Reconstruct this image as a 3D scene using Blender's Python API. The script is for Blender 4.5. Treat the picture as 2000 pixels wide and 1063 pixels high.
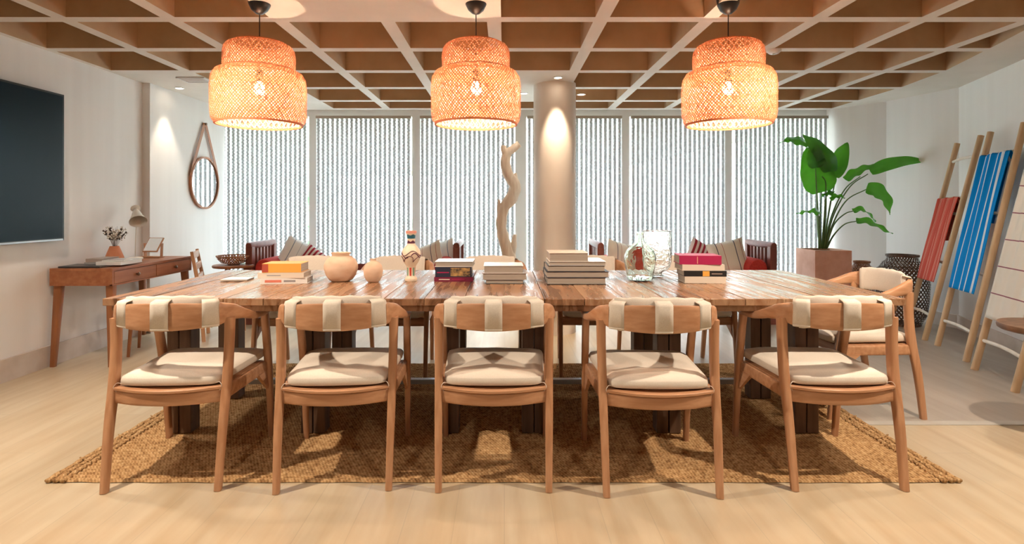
import bpy, bmesh, math, random
from mathutils import Vector, Matrix, noise
from mathutils.geometry import intersect_line_line
random.seed(7)
PI = math.pi
S = bpy.context.scene
for o in list(bpy.data.objects): bpy.data.objects.remove(o, do_unlink=True)
COL = S.collection
F, VX, HY, CH = 1085.0, 985.0, 403.0, 1.2      # focal length in px, vanishing point, eye height

# ------------------------------------------------------------------ camera
cam = bpy.data.cameras.new('camera'); camo = bpy.data.objects.new('camera', cam); COL.objects.link(camo)
camo.location = (0, 0, CH); camo.rotation_euler = (PI/2, 0, 0)
cam.sensor_fit = 'HORIZONTAL'; cam.sensor_width = 36; cam.lens = 36*F/2000
cam.shift_x = (1000-VX)/2000; cam.shift_y = -(531.5-HY)/2000
cam.clip_start = .05; cam.clip_end = 300
S.camera = camo
S.view_settings.view_transform = 'Standard'; S.view_settings.look = 'None'
S.view_settings.gamma = 1; S.view_settings.use_curve_mapping = False
S.view_settings.exposure = 0.2
# ------------------------------------------------------------------ world
W = bpy.data.worlds.new('world'); S.world = W; W.use_nodes = True
nt = W.node_tree; bgn = nt.nodes['Background']
tc = nt.nodes.new('ShaderNodeTexCoord'); sp = nt.nodes.new('ShaderNodeSeparateXYZ'); rp = nt.nodes.new('ShaderNodeValToRGB')
nt.links.new(tc.outputs['Generated'], sp.inputs[0]); nt.links.new(sp.outputs['Z'], rp.inputs[0]); nt.links.new(rp.outputs[0], bgn.inputs[0])
rp.color_ramp.elements[0].color = (1, .965, .92, 1); rp.color_ramp.elements[1].color = (.62, .80, 1, 1); rp.color_ramp.elements[1].position = .8
bgn.inputs[1].default_value = 16.0
# ------------------------------------------------------------------ lamps (daylight portals, ceiling spots)
def area_portal(loc, rot, sx, sy):
    l = bpy.data.lights.new('window_portal', 'AREA'); l.shape = 'RECTANGLE'; l.size = sx; l.size_y = sy
    l.cycles.is_portal = True
    o = bpy.data.objects.new('window_portal', l); COL.objects.link(o); o.location = loc; o.rotation_euler = rot
area_portal((.22, 7.05, 1.2), (-PI/2, 0, 0), 7.6, 2.3)     # shines towards -Y
ZC = 2.365
SPOTS = [  # x, y, target, watts, colour, cone, radius
    (-2.1, 1.84, (-1.2, 2.8, .3), 175, (1, .82, .64), 100, .025),
    (2.1, 1.84, (1.2, 2.8, .3), 175, (1, .82, .64), 100, .025),
    (-1.0, .35, (-1.0, 1.2, 0), 30, (1, .86, .72), 120, .08),  # unseen fill lamp, added to brighten the foreground
    (1.0, .35, (1.0, 1.2, 0), 30, (1, .86, .72), 120, .08),  # its right-hand twin, also added as fill
    (.485, 5.02, (.485, 5.09, 0), 80, (1, .80, .58), 60, .03),
    (.20, 5.72, (.20, 5.72, 0), 10, (1, .86, .7), 70, .03),
    (.80, 5.78, (.80, 5.78, 0), 10, (1, .86, .7), 70, .03),
    (-3.2, 5.47, (-3.3, 5.5, 0), 26, (1, .86, .68), 60, .03),
    (-2.75, 2.95, (-3.0, 3.0, 0), 62, (1, .86, .72), 130, .06),  # unseen wall washer, added to brighten the television wall and left floor
    (2.75, 2.9, (3.1, 3.0, 0), 50, (1, .86, .72), 130, .06),  # matching washer, added to brighten the right side
]
BULB = 540.0

# ------------------------------------------------------------------ materials
def mat(name, col=(.8,.8,.8), rough=.6, metal=0, spec=.5, trans=0, sub=None, emis=None, es=0, alpha=1):
    m = bpy.data.materials.new(name); m.use_nodes = True
    b = m.node_tree.nodes['Principled BSDF']
    b.inputs['Base Color'].default_value = (*col, 1); b.inputs['Roughness'].default_value = rough
    b.inputs['Metallic'].default_value = metal; b.inputs['Specular IOR Level'].default_value = spec
    b.inputs['Transmission Weight'].default_value = trans
    if emis: b.inputs['Emission Color'].default_value = (*emis, 1); b.inputs['Emission Strength'].default_value = es
    return m
def N(m, t, **kw):
    n = m.node_tree.nodes.new(t)
    for k, v in kw.items(): setattr(n, k, v)
    return n
def L(m, a, b): m.node_tree.links.new(a, b)
def ramp(m, stops):
    r = N(m, 'ShaderNodeValToRGB'); e = r.color_ramp.elements
    while len(e) < len(stops): e.new(.5)
    for i, (p, c) in enumerate(stops): e[i].position = p; e[i].color = (*c, 1)
    return r
def coords(m, scale=(1,1,1), rot=(0,0,0), out='Object', loc=(0,0,0)):
    t = N(m, 'ShaderNodeTexCoord'); mp = N(m, 'ShaderNodeMapping')
    mp.inputs['Scale'].default_value = scale; mp.inputs['Rotation'].default_value = rot; mp.inputs['Location'].default_value = loc
    L(m, t.outputs[out], mp.inputs[0]); return mp.outputs[0]
def bump(m, src, strength, dist=.01):
    b = N(m, 'ShaderNodeBump'); b.inputs['Strength'].default_value = strength; b.inputs['Distance'].default_value = dist
    L(m, src, b.inputs['Height']); L(m, b.outputs[0], m.node_tree.nodes['Principled BSDF'].inputs['Normal']); return b
def noisy(name, c1, c2, scale=(5,5,5), rough=.6, bs=0, detail=4, metal=0, spec=.5, lo=.35, hi=.65, bd=.005):
    m = mat(name, c1, rough, metal, spec); b = m.node_tree.nodes['Principled BSDF']
    n = N(m, 'ShaderNodeTexNoise'); n.inputs['Scale'].default_value = 1; n.inputs['Detail'].default_value = detail
    L(m, coords(m, scale), n.inputs[0])
    r = ramp(m, [(lo, c1), (hi, c2)]); L(m, n.outputs[0], r.inputs[0]); L(m, r.outputs[0], b.inputs['Base Color'])
    if bs: bump(m, n.outputs[0], bs, bd)
    return m
def wood(name, c1, c2, axis='Z', fine=45, rough=.42, spec=.4):
    s = {'X': (3, fine, fine), 'Y': (fine, 3, fine), 'Z': (fine, fine, 3)}[axis]
    m = noisy(name, c1, c2, s, rough, .15, 5, spec=spec, lo=.3, hi=.7, bd=.002)
    return m
M = {}
M['wall'] = noisy('wall_paint', (.80,.765,.735), (.83,.80,.77), (9,9,.4), .85, .03)
M['ceil'] = noisy('ceiling_paint', (.70,.63,.55), (.74,.67,.59), (4,4,4), .85)
M['coffer'] = noisy('coffer_inner_warm_shade', (.50,.33,.19), (.55,.37,.22), (6,6,6), .85)  # same paint as the beams, with warm lamplight and shade put into the colour
M['white'] = mat('white_paint', (.78,.76,.74), .5)
M['base'] = noisy('baseboard_stone', (.60,.50,.42), (.72,.63,.56), (5,5,5), .5)
M['column'] = noisy('column_plaster', (.80,.72,.64), (.83,.75,.67), (4,4,4), .7)
teak = lambda ax, nm: wood(nm, (.44,.215,.105), (.60,.335,.19), ax)
M['teakX'] = teak('X','teak_x'); M['teakY'] = teak('Y','teak_y'); M['teakZ'] = teak('Z','teak_z')
M['desk'] = wood('desk_wood', (.30,.10,.04), (.42,.165,.07), 'Y', 30, .4)
M['deskleg'] = wood('desk_leg_wood', (.26,.095,.035), (.36,.14,.055), 'Z', 30, .4)
M['dark'] = wood('dark_post_wood', (.10,.055,.032), (.20,.115,.07), 'Z', 25, .5)
M['burg'] = wood('burgundy_wood', (.16,.045,.032), (.23,.07,.05), 'Z', 25, .35)
M['rail'] = wood('ladder_wood', (.55,.36,.20), (.70,.49,.30), 'Z', 20, .6)
M['rung'] = noisy('rung_wood', (.74,.66,.56), (.82,.76,.68), (20,20,20), .6)
M['drift'] = noisy('driftwood_grain', (.70,.54,.41), (.84,.71,.58), (30,30,4), .7, .4)
M['cloth'] = noisy('cream_canvas', (.72,.65,.56), (.78,.72,.63), (300,300,300), .85, .05, 2)
M['redcl'] = noisy('red_fabric', (.50,.03,.02), (.58,.05,.035), (60,60,60), .8)
M['black'] = mat('black_plastic', (.015,.014,.014), .35)
M['steel'] = mat('brushed_steel', (.35,.35,.36), .35, .8)
M['bronze'] = mat('bronze_knob', (.18,.11,.07), .35, .9)
M['tvscreen'] = mat('tv_glass', (.006,.016,.026), .30, 0, .10)
M['mirror'] = mat('mirror_glass', (.92,.93,.93), .03, 1)
M['leather'] = mat('brown_leather', (.36,.135,.055), .5)
M['terra'] = noisy('terracotta', (.68,.36,.25), (.78,.46,.34), (8,8,8), .8)
M['terra2'] = noisy('terracotta_vase', (.56,.21,.10), (.62,.25,.13), (12,12,12), .8)
M['clay'] = noisy('pale_clay', (.66,.46,.32), (.74,.55,.41), (14,14,25), .85, .2)
M['soil'] = noisy('soil', (.04,.025,.015), (.10,.06,.035), (60,60,60), .95, .5)
M['pages'] = noisy('book_pages_shaded', (.34,.29,.24), (.45,.39,.33), (3,3,700), .8)  # paper colour darkened to stand for backlit shade on the page edges
M['bulb'] = mat('bulb_glow', (1,1,1), .5, emis=(1,.72,.50), es=BULB)
M['lens'] = mat('downlight_lens', (1,1,1), .5, emis=(1,.85,.65), es=22)
M['basket'] = noisy('dark_wicker', (.075,.038,.022), (.16,.085,.05), (60,60,60), .6)
M['wicker2'] = noisy('brown_wicker', (.30,.13,.06), (.42,.20,.10), (60,60,60), .6)
M['grey'] = noisy('grey_metal_paint', (.50,.46,.40), (.54,.50,.44), (9,9,9), .45)
M['gold'] = noisy('cover_gold_print', (.05,.04,.035), (.55,.33,.12), (40,40,60), .4)
M['stalk'] = mat('leaf_stalk', (.10,.19,.05), .5)
def colour(name, c, rough=.45): M[name] = mat(name, c, rough); return M[name]
colour('cover_white', (.80,.78,.75), .25); colour('cover_cream', (.74,.66,.56)); colour('cover_yellow', (.85,.42,.08)); colour('cover_red', (.45,.08,.05))
colour('cover_maroon', (.20,.015,.05)); colour('cover_navy', (.025,.03,.06)); colour('cover_charcoal', (.07,.065,.065)); colour('cover_magenta', (.42,.015,.09))
colour('cover_black', (.02,.02,.022), .3); colour('cover_grey', (.36,.35,.34)); colour('cover_taupe', (.40,.32,.27)); colour('ink_grey', (.30,.29,.30)); colour('ink_red', (.72,.22,.15))
colour('paint_cream', (.82,.68,.52), .4); colour('paint_teal', (.02,.13,.19), .35); colour('paint_plum', (.12,.03,.06), .35); colour('paint_pink', (.75,.33,.27), .4)
colour('paint_green', (.20,.38,.27), .4); colour('paint_red', (.60,.05,.03), .4); colour('flower_cream', (.75,.70,.62), .8); colour('twig', (.08,.06,.05), .8)

def leafmat():
    m = mat('leaf_green', (.045,.20,.02), .24); b = m.node_tree.nodes['Principled BSDF']
    w = N(m, 'ShaderNodeTexNoise'); w.inputs['Scale'].default_value = 7; L(m, coords(m), w.inputs[0])
    r = ramp(m, [(.3, (.02,.10,.018)), (.7, (.05,.21,.03))]); L(m, w.outputs[0], r.inputs[0]); L(m, r.outputs[0], b.inputs['Base Color'])
    t = N(m, 'ShaderNodeBsdfTranslucent'); t.inputs[0].default_value = (.16,.62,.03,1)
    x = N(m, 'ShaderNodeMixShader'); x.inputs[0].default_value = .2
    out = m.node_tree.nodes['Material Output']
    L(m, b.outputs[0], x.inputs[1]); L(m, t.outputs[0], x.inputs[2]); L(m, x.outputs[0], out.inputs[0]); return m
M['leaf'] = leafmat()
def translucent(name, c, tc, f, rough=.6):
    m = mat(name, c, rough); b = m.node_tree.nodes['Principled BSDF']
    t = N(m, 'ShaderNodeBsdfTranslucent'); t.inputs[0].default_value = (*tc, 1)
    x = N(m, 'ShaderNodeMixShader'); x.inputs[0].default_value = f
    L(m, b.outputs[0], x.inputs[1]); L(m, t.outputs[0], x.inputs[2]); L(m, x.outputs[0], m.node_tree.nodes['Material Output'].inputs[0]); return m
M['bamboo'] = translucent('bamboo_strip', (.72,.27,.12), (.95,.38,.16), .16)
M['bambooin'] = translucent('pale_bamboo_lining', (.92,.74,.56), (.95,.6,.35), .25)
def sheer_mat():
    m = bpy.data.materials.new('sheer_white_voile'); m.use_nodes = True; n = m.node_tree.nodes; n.clear()
    o = n.new('ShaderNodeOutputMaterial'); t = n.new('ShaderNodeBsdfTransparent'); g = n.new('ShaderNodeBsdfTranslucent'); x = n.new('ShaderNodeMixShader')
    g.inputs[0].default_value = (.86,.87,.86,1); x.inputs[0].default_value = .26
    L(m, t.outputs[0], x.inputs[1]); L(m, g.outputs[0], x.inputs[2]); L(m, x.outputs[0], o.inputs[0]); return m
M['sheer'] = sheer_mat()
M['slat'] = translucent('blind_strip', (.36,.355,.34), (.50,.52,.54), .09)
def glass(name, col, rough=.02):
    m = mat(name, col, rough, trans=1.0); m.node_tree.nodes['Principled BSDF'].inputs['IOR'].default_value = 1.45; return m
M['glassg'] = glass('green_tint_glass', (.93,.97,.90)); M['glassc'] = glass('bubbled_glass', (.97,.96,.93))
n_ = N(M['glassc'], 'ShaderNodeTexNoise'); n_.inputs['Scale'].default_value = 45; L(M['glassc'], coords(M['glassc']), n_.inputs[0]); bump(M['glassc'], n_.outputs[0], .6, .01)
n_ = N(M['glassg'], 'ShaderNodeTexNoise'); n_.inputs['Scale'].default_value = 12; L(M['glassg'], coords(M['glassg']), n_.inputs[0]); bump(M['glassg'], n_.outputs[0], .4, .02)
def pane_mat():
    m = bpy.data.materials.new('window_glass'); m.use_nodes = True; n = m.node_tree.nodes; n.clear()
    o = n.new('ShaderNodeOutputMaterial'); t = n.new('ShaderNodeBsdfTransparent'); g = n.new('ShaderNodeBsdfGlossy'); x = n.new('ShaderNodeMixShader')
    t.inputs[0].default_value = (.94,.97,.97,1); g.inputs['Roughness'].default_value = .02; x.inputs[0].default_value = .06
    L(m, t.outputs[0], x.inputs[1]); L(m, g.outputs[0], x.inputs[2]); L(m, x.outputs[0], o.inputs[0]); return m
M['pane'] = pane_mat()
def floor_mat(name, ca, cb, cc, rough=.34):
    m = mat(name, ca, rough); b = m.node_tree.nodes['Principled BSDF']
    br = N(m, 'ShaderNodeTexBrick'); br.offset = .37
    br.inputs['Scale'].default_value = 1; br.inputs['Brick Width'].default_value = 1.35; br.inputs['Row Height'].default_value = .19
    br.inputs['Mortar Size'].default_value = .0022; br.inputs['Mortar Smooth'].default_value = .3
    br.inputs['Color1'].default_value = (*ca,1); br.inputs['Color2'].default_value = (*cb,1); br.inputs['Mortar'].default_value = (*[v*.82 for v in ca],1)
    L(m, coords(m, rot=(0,0,PI/2)), br.inputs[0])
    n = N(m, 'ShaderNodeTexNoise'); n.inputs['Scale'].default_value = 1; n.inputs['Detail'].default_value = 6; L(m, coords(m, (13,1.4,1)), n.inputs[0])
    r = ramp(m, [(.30,(1,1,1)),(.62,(0,0,0))]); L(m, n.outputs[0], r.inputs[0])
    mx = N(m, 'ShaderNodeMixRGB'); mx.inputs[2].default_value = (*cc,1); L(m, br.outputs[0], mx.inputs[1])
    mu = N(m, 'ShaderNodeMath', operation='MULTIPLY'); mu.inputs[1].default_value = .75; L(m, r.outputs[0], mu.inputs[0]); L(m, mu.outputs[0], mx.inputs[0])
    L(m, mx.outputs[0], b.inputs['Base Color']); return m
M['floor'] = floor_mat('pale_oak_planks', (.64,.54,.385), (.60,.49,.335), (.50,.37,.22))
M['floorg'] = floor_mat('grey_oak_planks', (.50,.44,.37), (.45,.39,.325), (.38,.31,.25), .32)
def rug_mat():
    m = mat('braided_jute', (.5,.3,.13), .9, spec=.1); b = m.node_tree.nodes['Principled BSDF']
    c = coords(m); sx = N(m, 'ShaderNodeSeparateXYZ'); L(m, c, sx.inputs[0])
    # slanted strands that flip row by row: a braid
    fr = N(m,'ShaderNodeMath',operation='PINGPONG'); fr.inputs[1].default_value = .0145; L(m, sx.outputs['Y'], fr.inputs[0])
    ad = N(m,'ShaderNodeMath',operation='MULTIPLY_ADD'); ad.inputs[1].default_value = .9; L(m, fr.outputs[0], ad.inputs[0]); L(m, sx.outputs['X'], ad.inputs[2])
    sn = N(m,'ShaderNodeMath',operation='MULTIPLY'); sn.inputs[1].default_value = 2*PI/.015; L(m, ad.outputs[0], sn.inputs[0])
    s2 = N(m,'ShaderNodeMath',operation='SINE'); L(m, sn.outputs[0], s2.inputs[0])
    n = N(m, 'ShaderNodeTexNoise'); n.inputs['Scale'].default_value = 1; n.inputs['Detail'].default_value = 5; L(m, coords(m,(48,60,10)), n.inputs[0])
    a2 = N(m,'ShaderNodeMath',operation='MULTIPLY_ADD'); a2.inputs[1].default_value = .08; L(m, s2.outputs[0], a2.inputs[0]); L(m, n.outputs[0], a2.inputs[2])
    r = ramp(m, [(.28,(.25,.13,.055)),(.5,(.50,.30,.135)),(.72,(.68,.46,.24))]); L(m, a2.outputs[0], r.inputs[0]); L(m, r.outputs[0], b.inputs['Base Color'])
    bump(m, a2.outputs[0], .8, .012); return m
M['rug'] = rug_mat()
def table_mat():
    m = mat('weathered_table_planks', (.5,.28,.14), .35); b = m.node_tree.nodes['Principled BSDF']
    n = N(m, 'ShaderNodeTexNoise'); n.inputs['Scale'].default_value = 1; n.inputs['Detail'].default_value = 7; n.inputs['Distortion'].default_value = .8; L(m, coords(m,(26,2.2,8)), n.inputs[0])
    n2 = N(m, 'ShaderNodeTexWhiteNoise', noise_dimensions='1D'); sx = N(m,'ShaderNodeSeparateXYZ'); L(m, coords(m), sx.inputs[0])
    q = N(m,'ShaderNodeMath',operation='MULTIPLY'); q.inputs[1].default_value = 1/.189; L(m, sx.outputs['X'], q.inputs[0])
    fl = N(m,'ShaderNodeMath',operation='FLOOR'); L(m, q.outputs[0], fl.inputs[0]); L(m, fl.outputs[0], n2.inputs['W'])
    a = N(m,'ShaderNodeMath',operation='MULTIPLY_ADD'); a.inputs[1].default_value = .22; L(m, n2.outputs[0], a.inputs[0]); L(m, n.outputs[0], a.inputs[2])
    r = ramp(m, [(.36,(.11,.052,.026)),(.56,(.29,.150,.078)),(.85,(.44,.275,.16))]); L(m, a.outputs[0], r.inputs[0]); L(m, r.outputs[0], b.inputs['Base Color'])
    r2 = ramp(m, [(.35,(.15,.15,.15)),(.65,(.42,.42,.42))]); L(m, n.outputs[0], r2.inputs[0]); L(m, r2.outputs[0], b.inputs['Roughness'])
    bump(m, n.outputs[0], .55, .006); return m
M['table'] = table_mat()
def stripes(name, base, stops, axis='X', scale=1.0, rough=.85, wob=0):
    """towel stripes across the object's own width: stops on 0..1 of a repeating unit"""
    m = mat(name, base, rough, spec=.15); b = m.node_tree.nodes['Principled BSDF']
    c = coords(m, out='UV'); sx = N(m,'ShaderNodeSeparateXYZ'); L(m, c, sx.inputs[0])
    q = N(m,'ShaderNodeMath',operation='MULTIPLY'); q.inputs[1].default_value = scale; L(m, sx.outputs[axis], q.inputs[0])
    f = N(m,'ShaderNodeMath',operation='FRACT'); L(m, q.outputs[0], f.inputs[0])
    r = ramp(m, stops); r.color_ramp.interpolation = 'CONSTANT'; L(m, f.outputs[0], r.inputs[0]); L(m, r.outputs[0], b.inputs['Base Color'])
    n = N(m,'ShaderNodeTexNoise'); n.inputs['Scale'].default_value = 400; L(m, c, n.inputs[0]); bump(m, n.outputs[0], .1, .002)
    return m
rd, rl = (.62,.10,.07), (.80,.42,.33)
M['tred'] = stripes('red_striped_cotton', rd, [(0,rd),(.42,rl),(.47,rd),(.55,rl),(.60,rd)], scale=5)
bl, bw = (.0,.24,.66), (.72,.78,.86)
M['tblue'] = stripes('blue_striped_cotton', bl, [(0,bl),(.12,bw),(.15,bl),(.36,bw),(.43,bl),(.60,bw),(.63,bl),(.80,bw),(.88,bl)], scale=1)
wc, wp = (.78,.72,.64), (.30,.12,.15)
M['twhite'] = stripes('cream_striped_cotton', wc, [(0,wc),(.90,wp),(.945,wc)], axis='Y', scale=8.5)
M['cstripe'] = stripes('white_blue_cushion', (.7,.7,.66), [(0,(.86,.87,.86)),(.35,(.30,.38,.48)),(.39,(.86,.87,.86)),(.70,(.45,.50,.52)),(.72,(.86,.87,.86))], scale=1.6)
M['credstripe'] = stripes('red_white_cushion', (.7,.6,.6), [(0,(.78,.68,.66)),(.5,(.36,.03,.05))], scale=7)
M['cpattern'] = stripes('cream_navy_cushion', (.7,.6,.5), [(0,(.84,.78,.68)),(.45,(.10,.11,.15)),(.50,(.84,.78,.68)),(.8,(.45,.16,.12)),(.825,(.84,.78,.68))], scale=2)

# ------------------------------------------------------------------ mesh helpers
class MB:
    def __init__(s): s.v = []; s.f = []; s.m = []; s.uv = {}
    def add(s, vs, fs, mi=0, T=None):
        b = len(s.v)
        s.v += [tuple(T @ Vector(p)) if T else tuple(p) for p in vs]
        for f in fs: s.f.append([b+i for i in f]); s.m.append(mi)
        return s
    def box(s, x0, x1, y0, y1, z0, z1, mi=0, T=None, bev=0):
        if bev:
            bm = bmesh.new(); bmesh.ops.create_cube(bm, size=1)
            for v in bm.verts: v.co = ((x0+x1)/2+v.co.x*(x1-x0), (y0+y1)/2+v.co.y*(y1-y0), (z0+z1)/2+v.co.z*(z1-z0))
            bmesh.ops.bevel(bm, geom=bm.edges[:], offset=bev, segments=2, affect='EDGES', profile=.5)
            bm.verts.index_update(); s.add([v.co[:] for v in bm.verts], [[v.index for v in f.verts] for f in bm.faces], mi, T); bm.free(); return s
        vs = [(x,y,z) for z in (z0,z1) for y in (y0,y1) for x in (x0,x1)]
        return s.add(vs, [(0,2,3,1),(4,5,7,6),(0,1,5,4),(2,6,7,3),(0,4,6,2),(1,3,7,5)], mi, T)
    def lathe(s, prof, n=32, mi=0, T=None, caps=True):
        vs = []; fs = []
        for r, z in prof:
            for k in range(n): a = 2*PI*k/n; vs.append((r*math.cos(a), r*math.sin(a), z))
        for i in range(len(prof)-1):
            for k in range(n): a, b = i*n+k, i*n+(k+1)%n; fs.append((a, b, b+n, a+n))
        if caps:
            if prof[0][0] > 1e-5: fs.append(tuple(range(n))[::-1])
            if prof[-1][0] > 1e-5: fs.append(tuple((len(prof)-1)*n+k for k in range(n)))
        return s.add(vs, fs, mi, T)
    def sweep(s, pts, wd, ht, side=None, n=12, e=.45, mi=0, T=None, caps=True):
        """rounded-rectangle section along a polyline; wd is the size along 'side', ht across it"""
        pts = [Vector(p) for p in pts]; k = len(pts)
        if not isinstance(wd, (list,tuple)): wd = [wd]*k
        if not isinstance(ht, (list,tuple)): ht = [ht]*k
        vs = []; fs = []; prev = None
        for i, p in enumerate(pts):
            t = (pts[min(i+1,k-1)]-pts[max(i-1,0)]).normalized()
            sd = Vector(side) if side is not None else (prev if prev else (Vector((1,0,0)) if abs(t.x) < .8 else Vector((0,1,0))))
            sd = (sd - t*sd.dot(t)).normalized(); prev = sd; up = t.cross(sd)
            for j in range(n):
                a = 2*PI*(j+.5)/n; c, q = math.cos(a), math.sin(a)
                x = math.copysign(abs(c)**e, c)*wd[i]/2; y = math.copysign(abs(q)**e, q)*ht[i]/2
                vs.append(p+sd*x+up*y)
        for i in range(k-1):
            for j in range(n): a, b = i*n+j, i*n+(j+1)%n; fs.append((a,b,b+n,a+n))
        if caps: fs.append(tuple(range(n))[::-1]); fs.append(tuple((k-1)*n+j for j in range(n)))
        return s.add(vs, fs, mi, T)
    def build(s, name, mats, parent=None, smooth=None, loc=None, rz=0):
        me = bpy.data.meshes.new(name); me.from_pydata(s.v, [], s.f)
        for m in (mats if isinstance(mats, (list,tuple)) else [mats]): me.materials.append(m)
        me.polygons.foreach_set('material_index', s.m)
        bm = bmesh.new(); bm.from_mesh(me); bmesh.ops.recalc_face_normals(bm, faces=bm.faces[:]); bm.to_mesh(me); bm.free()
        if smooth is not None:
            me.polygons.foreach_set('use_smooth', [True]*len(me.polygons))
            if smooth < 180: me.set_sharp_from_angle(angle=math.radians(smooth))
        o = bpy.data.objects.new(name, me); COL.objects.link(o)
        if parent: o.parent = parent
        if loc: o.location = loc
        if rz: o.rotation_euler.z = rz
        return o
def grid_obj(name, fn, nu, nv, m, parent=None, thick=0, closed_u=False, smooth=180):
    """surface from fn(u,v)->Vector with UVs"""
    me = bpy.data.meshes.new(name); vs = []; fs = []
    for i in range(nu+1):
        for j in range(nv+1): vs.append(tuple(fn(i/nu, j/nv)))
    for i in range(nu):
        for j in range(nv): a = i*(nv+1)+j; fs.append((a, a+nv+1, a+nv+2, a+1))
    me.from_pydata(vs, [], fs); uv = me.uv_layers.new(name='UVMap')
    for p in me.polygons:
        for li in p.loop_indices:
            vi = me.loops[li].vertex_index; uv.data[li].uv = (vi//(nv+1)/nu, vi%(nv+1)/nv)
    me.polygons.foreach_set('use_smooth', [True]*len(me.polygons)); me.materials.append(m)
    o = bpy.data.objects.new(name, me); COL.objects.link(o)
    if parent: o.parent = parent
    if thick: md = o.modifiers.new('thickness', 'SOLIDIFY'); md.thickness = thick; md.offset = 0
    return o
def tag(o, label, cat, group=None, kind=None):
    o['label'] = label; o['category'] = cat
    if group: o['group'] = group
    if kind: o['kind'] = kind
    return o
def thing(name, loc=(0,0,0), rz=0, label=None, cat=None, group=None):
    o = bpy.data.objects.new(name, None); o.empty_display_size = .1; COL.objects.link(o); o.location = loc; o.rotation_euler = (0,0,rz)
    if label: tag(o, label, cat, group)
    return o
def struct(o): o['kind'] = 'structure'; return o
def dup(root, loc, rz, label):
    r = root.copy(); COL.objects.link(r); r.location = loc; r.rotation_euler = (0,0,rz); r['label'] = label
    def kids(src, dst):
        for ch in list(src.children):
            c = ch.copy(); COL.objects.link(c); c.parent = dst; kids(ch, c)
    kids(root, r); return r
def bez(pts, n=8):
    """Catmull-Rom through the points"""
    P = [Vector(p) for p in pts]; P = [2*P[0]-P[1]] + P + [2*P[-1]-P[-2]]; out = []
    for i in range(1, len(P)-2):
        for k in range(n):
            t = k/n; a,b,c,d = P[i-1],P[i],P[i+1],P[i+2]
            out.append(.5*((2*b)+(c-a)*t+(2*a-5*b+4*c-d)*t*t+(3*b-a-3*c+d)*t**3))
    out.append(P[-2]); return out
def lerp(a, b, t): return a+(b-a)*t
def lerps(vals, n):
    return [lerp(vals[min(int(i/(n-1)*(len(vals)-1)), len(vals)-2)], vals[min(int(i/(n-1)*(len(vals)-1)), len(vals)-2)+1],
            i/(n-1)*(len(vals)-1)-min(int(i/(n-1)*(len(vals)-1)), len(vals)-2)) for i in range(n)]

# ================================================================== the room shell
XL, XL2, YB, YR = -3.42, -3.35, -3.0, 6.78
rp_ = [(3.86, 6.78), (4.25, 6.18), (4.46, 5.45), (4.08, 4.30), (3.75, 3.45), (3.75, YB)]   # right-hand wall, back to front
struct(MB().box(-3.6, 4.9, YB-.2, 7.0, -.2, 0).build('floor', M['floor']))
# greyer boards of the raised-looking rear right floor zone, laid level
me = MB(); zs = [(1.35, 3.095), (3.74, 3.095), (3.74, 3.45), (4.07,4.30), (4.45,5.45), (4.24,6.17), (3.85,6.71), (1.35, 6.71)]
me.add([(x,y,.0015) for x,y in zs], [tuple(range(len(zs)))]); struct(me.build('floor_rear', M['floorg']))
struct(MB().box(1.35, 3.74, 3.04, 3.095, -.001, .004).build('trim_1', M['grey']))
struct(MB().box(XL-.2, XL, YB, 5.25, 0, 3.0).build('wall_left', M['wall']))
struct(MB().box(XL-.2, XL2, 5.25, YR, 0, 3.0).build('wall_left_rear', M['wall']))
def wallpoly(name, pts, z0, z1, th, m):
    w = MB()
    for (a, b) in zip(pts[:-1], pts[1:]):
        d = (Vector((b[0],b[1],0))-Vector((a[0],a[1],0))); n = Vector((-d.y, d.x, 0)).normalized()*th
        if n.x < 0 and th > 0 and m is M['wall']: n = -n
        A = Vector((a[0],a[1],0)); B = Vector((b[0],b[1],0))
        q = [A, B, B+n, A+n]
        w.add([(p.x,p.y,z) for z in (z0,z1) for p in q], [(0,1,2,3),(4,7,6,5),(0,4,5,1),(1,5,6,2),(2,6,7,3),(3,7,4,0)])
    return struct(w.build(name, m))
wallpoly('wall_right', rp_, 0, 3.0, .2, M['wall'])
def inset(pts, t):
    return [(x-t, y) for x, y in pts]
b = MB()
for (a, c) in zip(rp_[:-1], rp_[1:]):
    q = [(a[0],a[1]), (c[0],c[1]), (c[0]-.018,c[1]), (a[0]-.018,a[1])]
    b.add([(x,y,z) for z in (0,.13) for x,y in q], [(0,1,2,3),(4,7,6,5),(0,4,5,1),(1,5,6,2),(2,6,7,3),(3,7,4,0)])
struct(b.build('baseboard_right', M['base']))
struct(MB().box(XL, XL+.018, YB, 5.25, 0, .155).build('baseboard_left', M['base']))
struct(MB().box(XL2, XL2+.018, 5.235, YR, 0, .155).build('baseboard_left_rear', M['base']))
# wall behind the camera with a wide glazed opening
struct(MB().box(XL-.2, 4.0, YB-.2, YB, 0, 3.0).build('wall_back', M['wall']))

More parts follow.
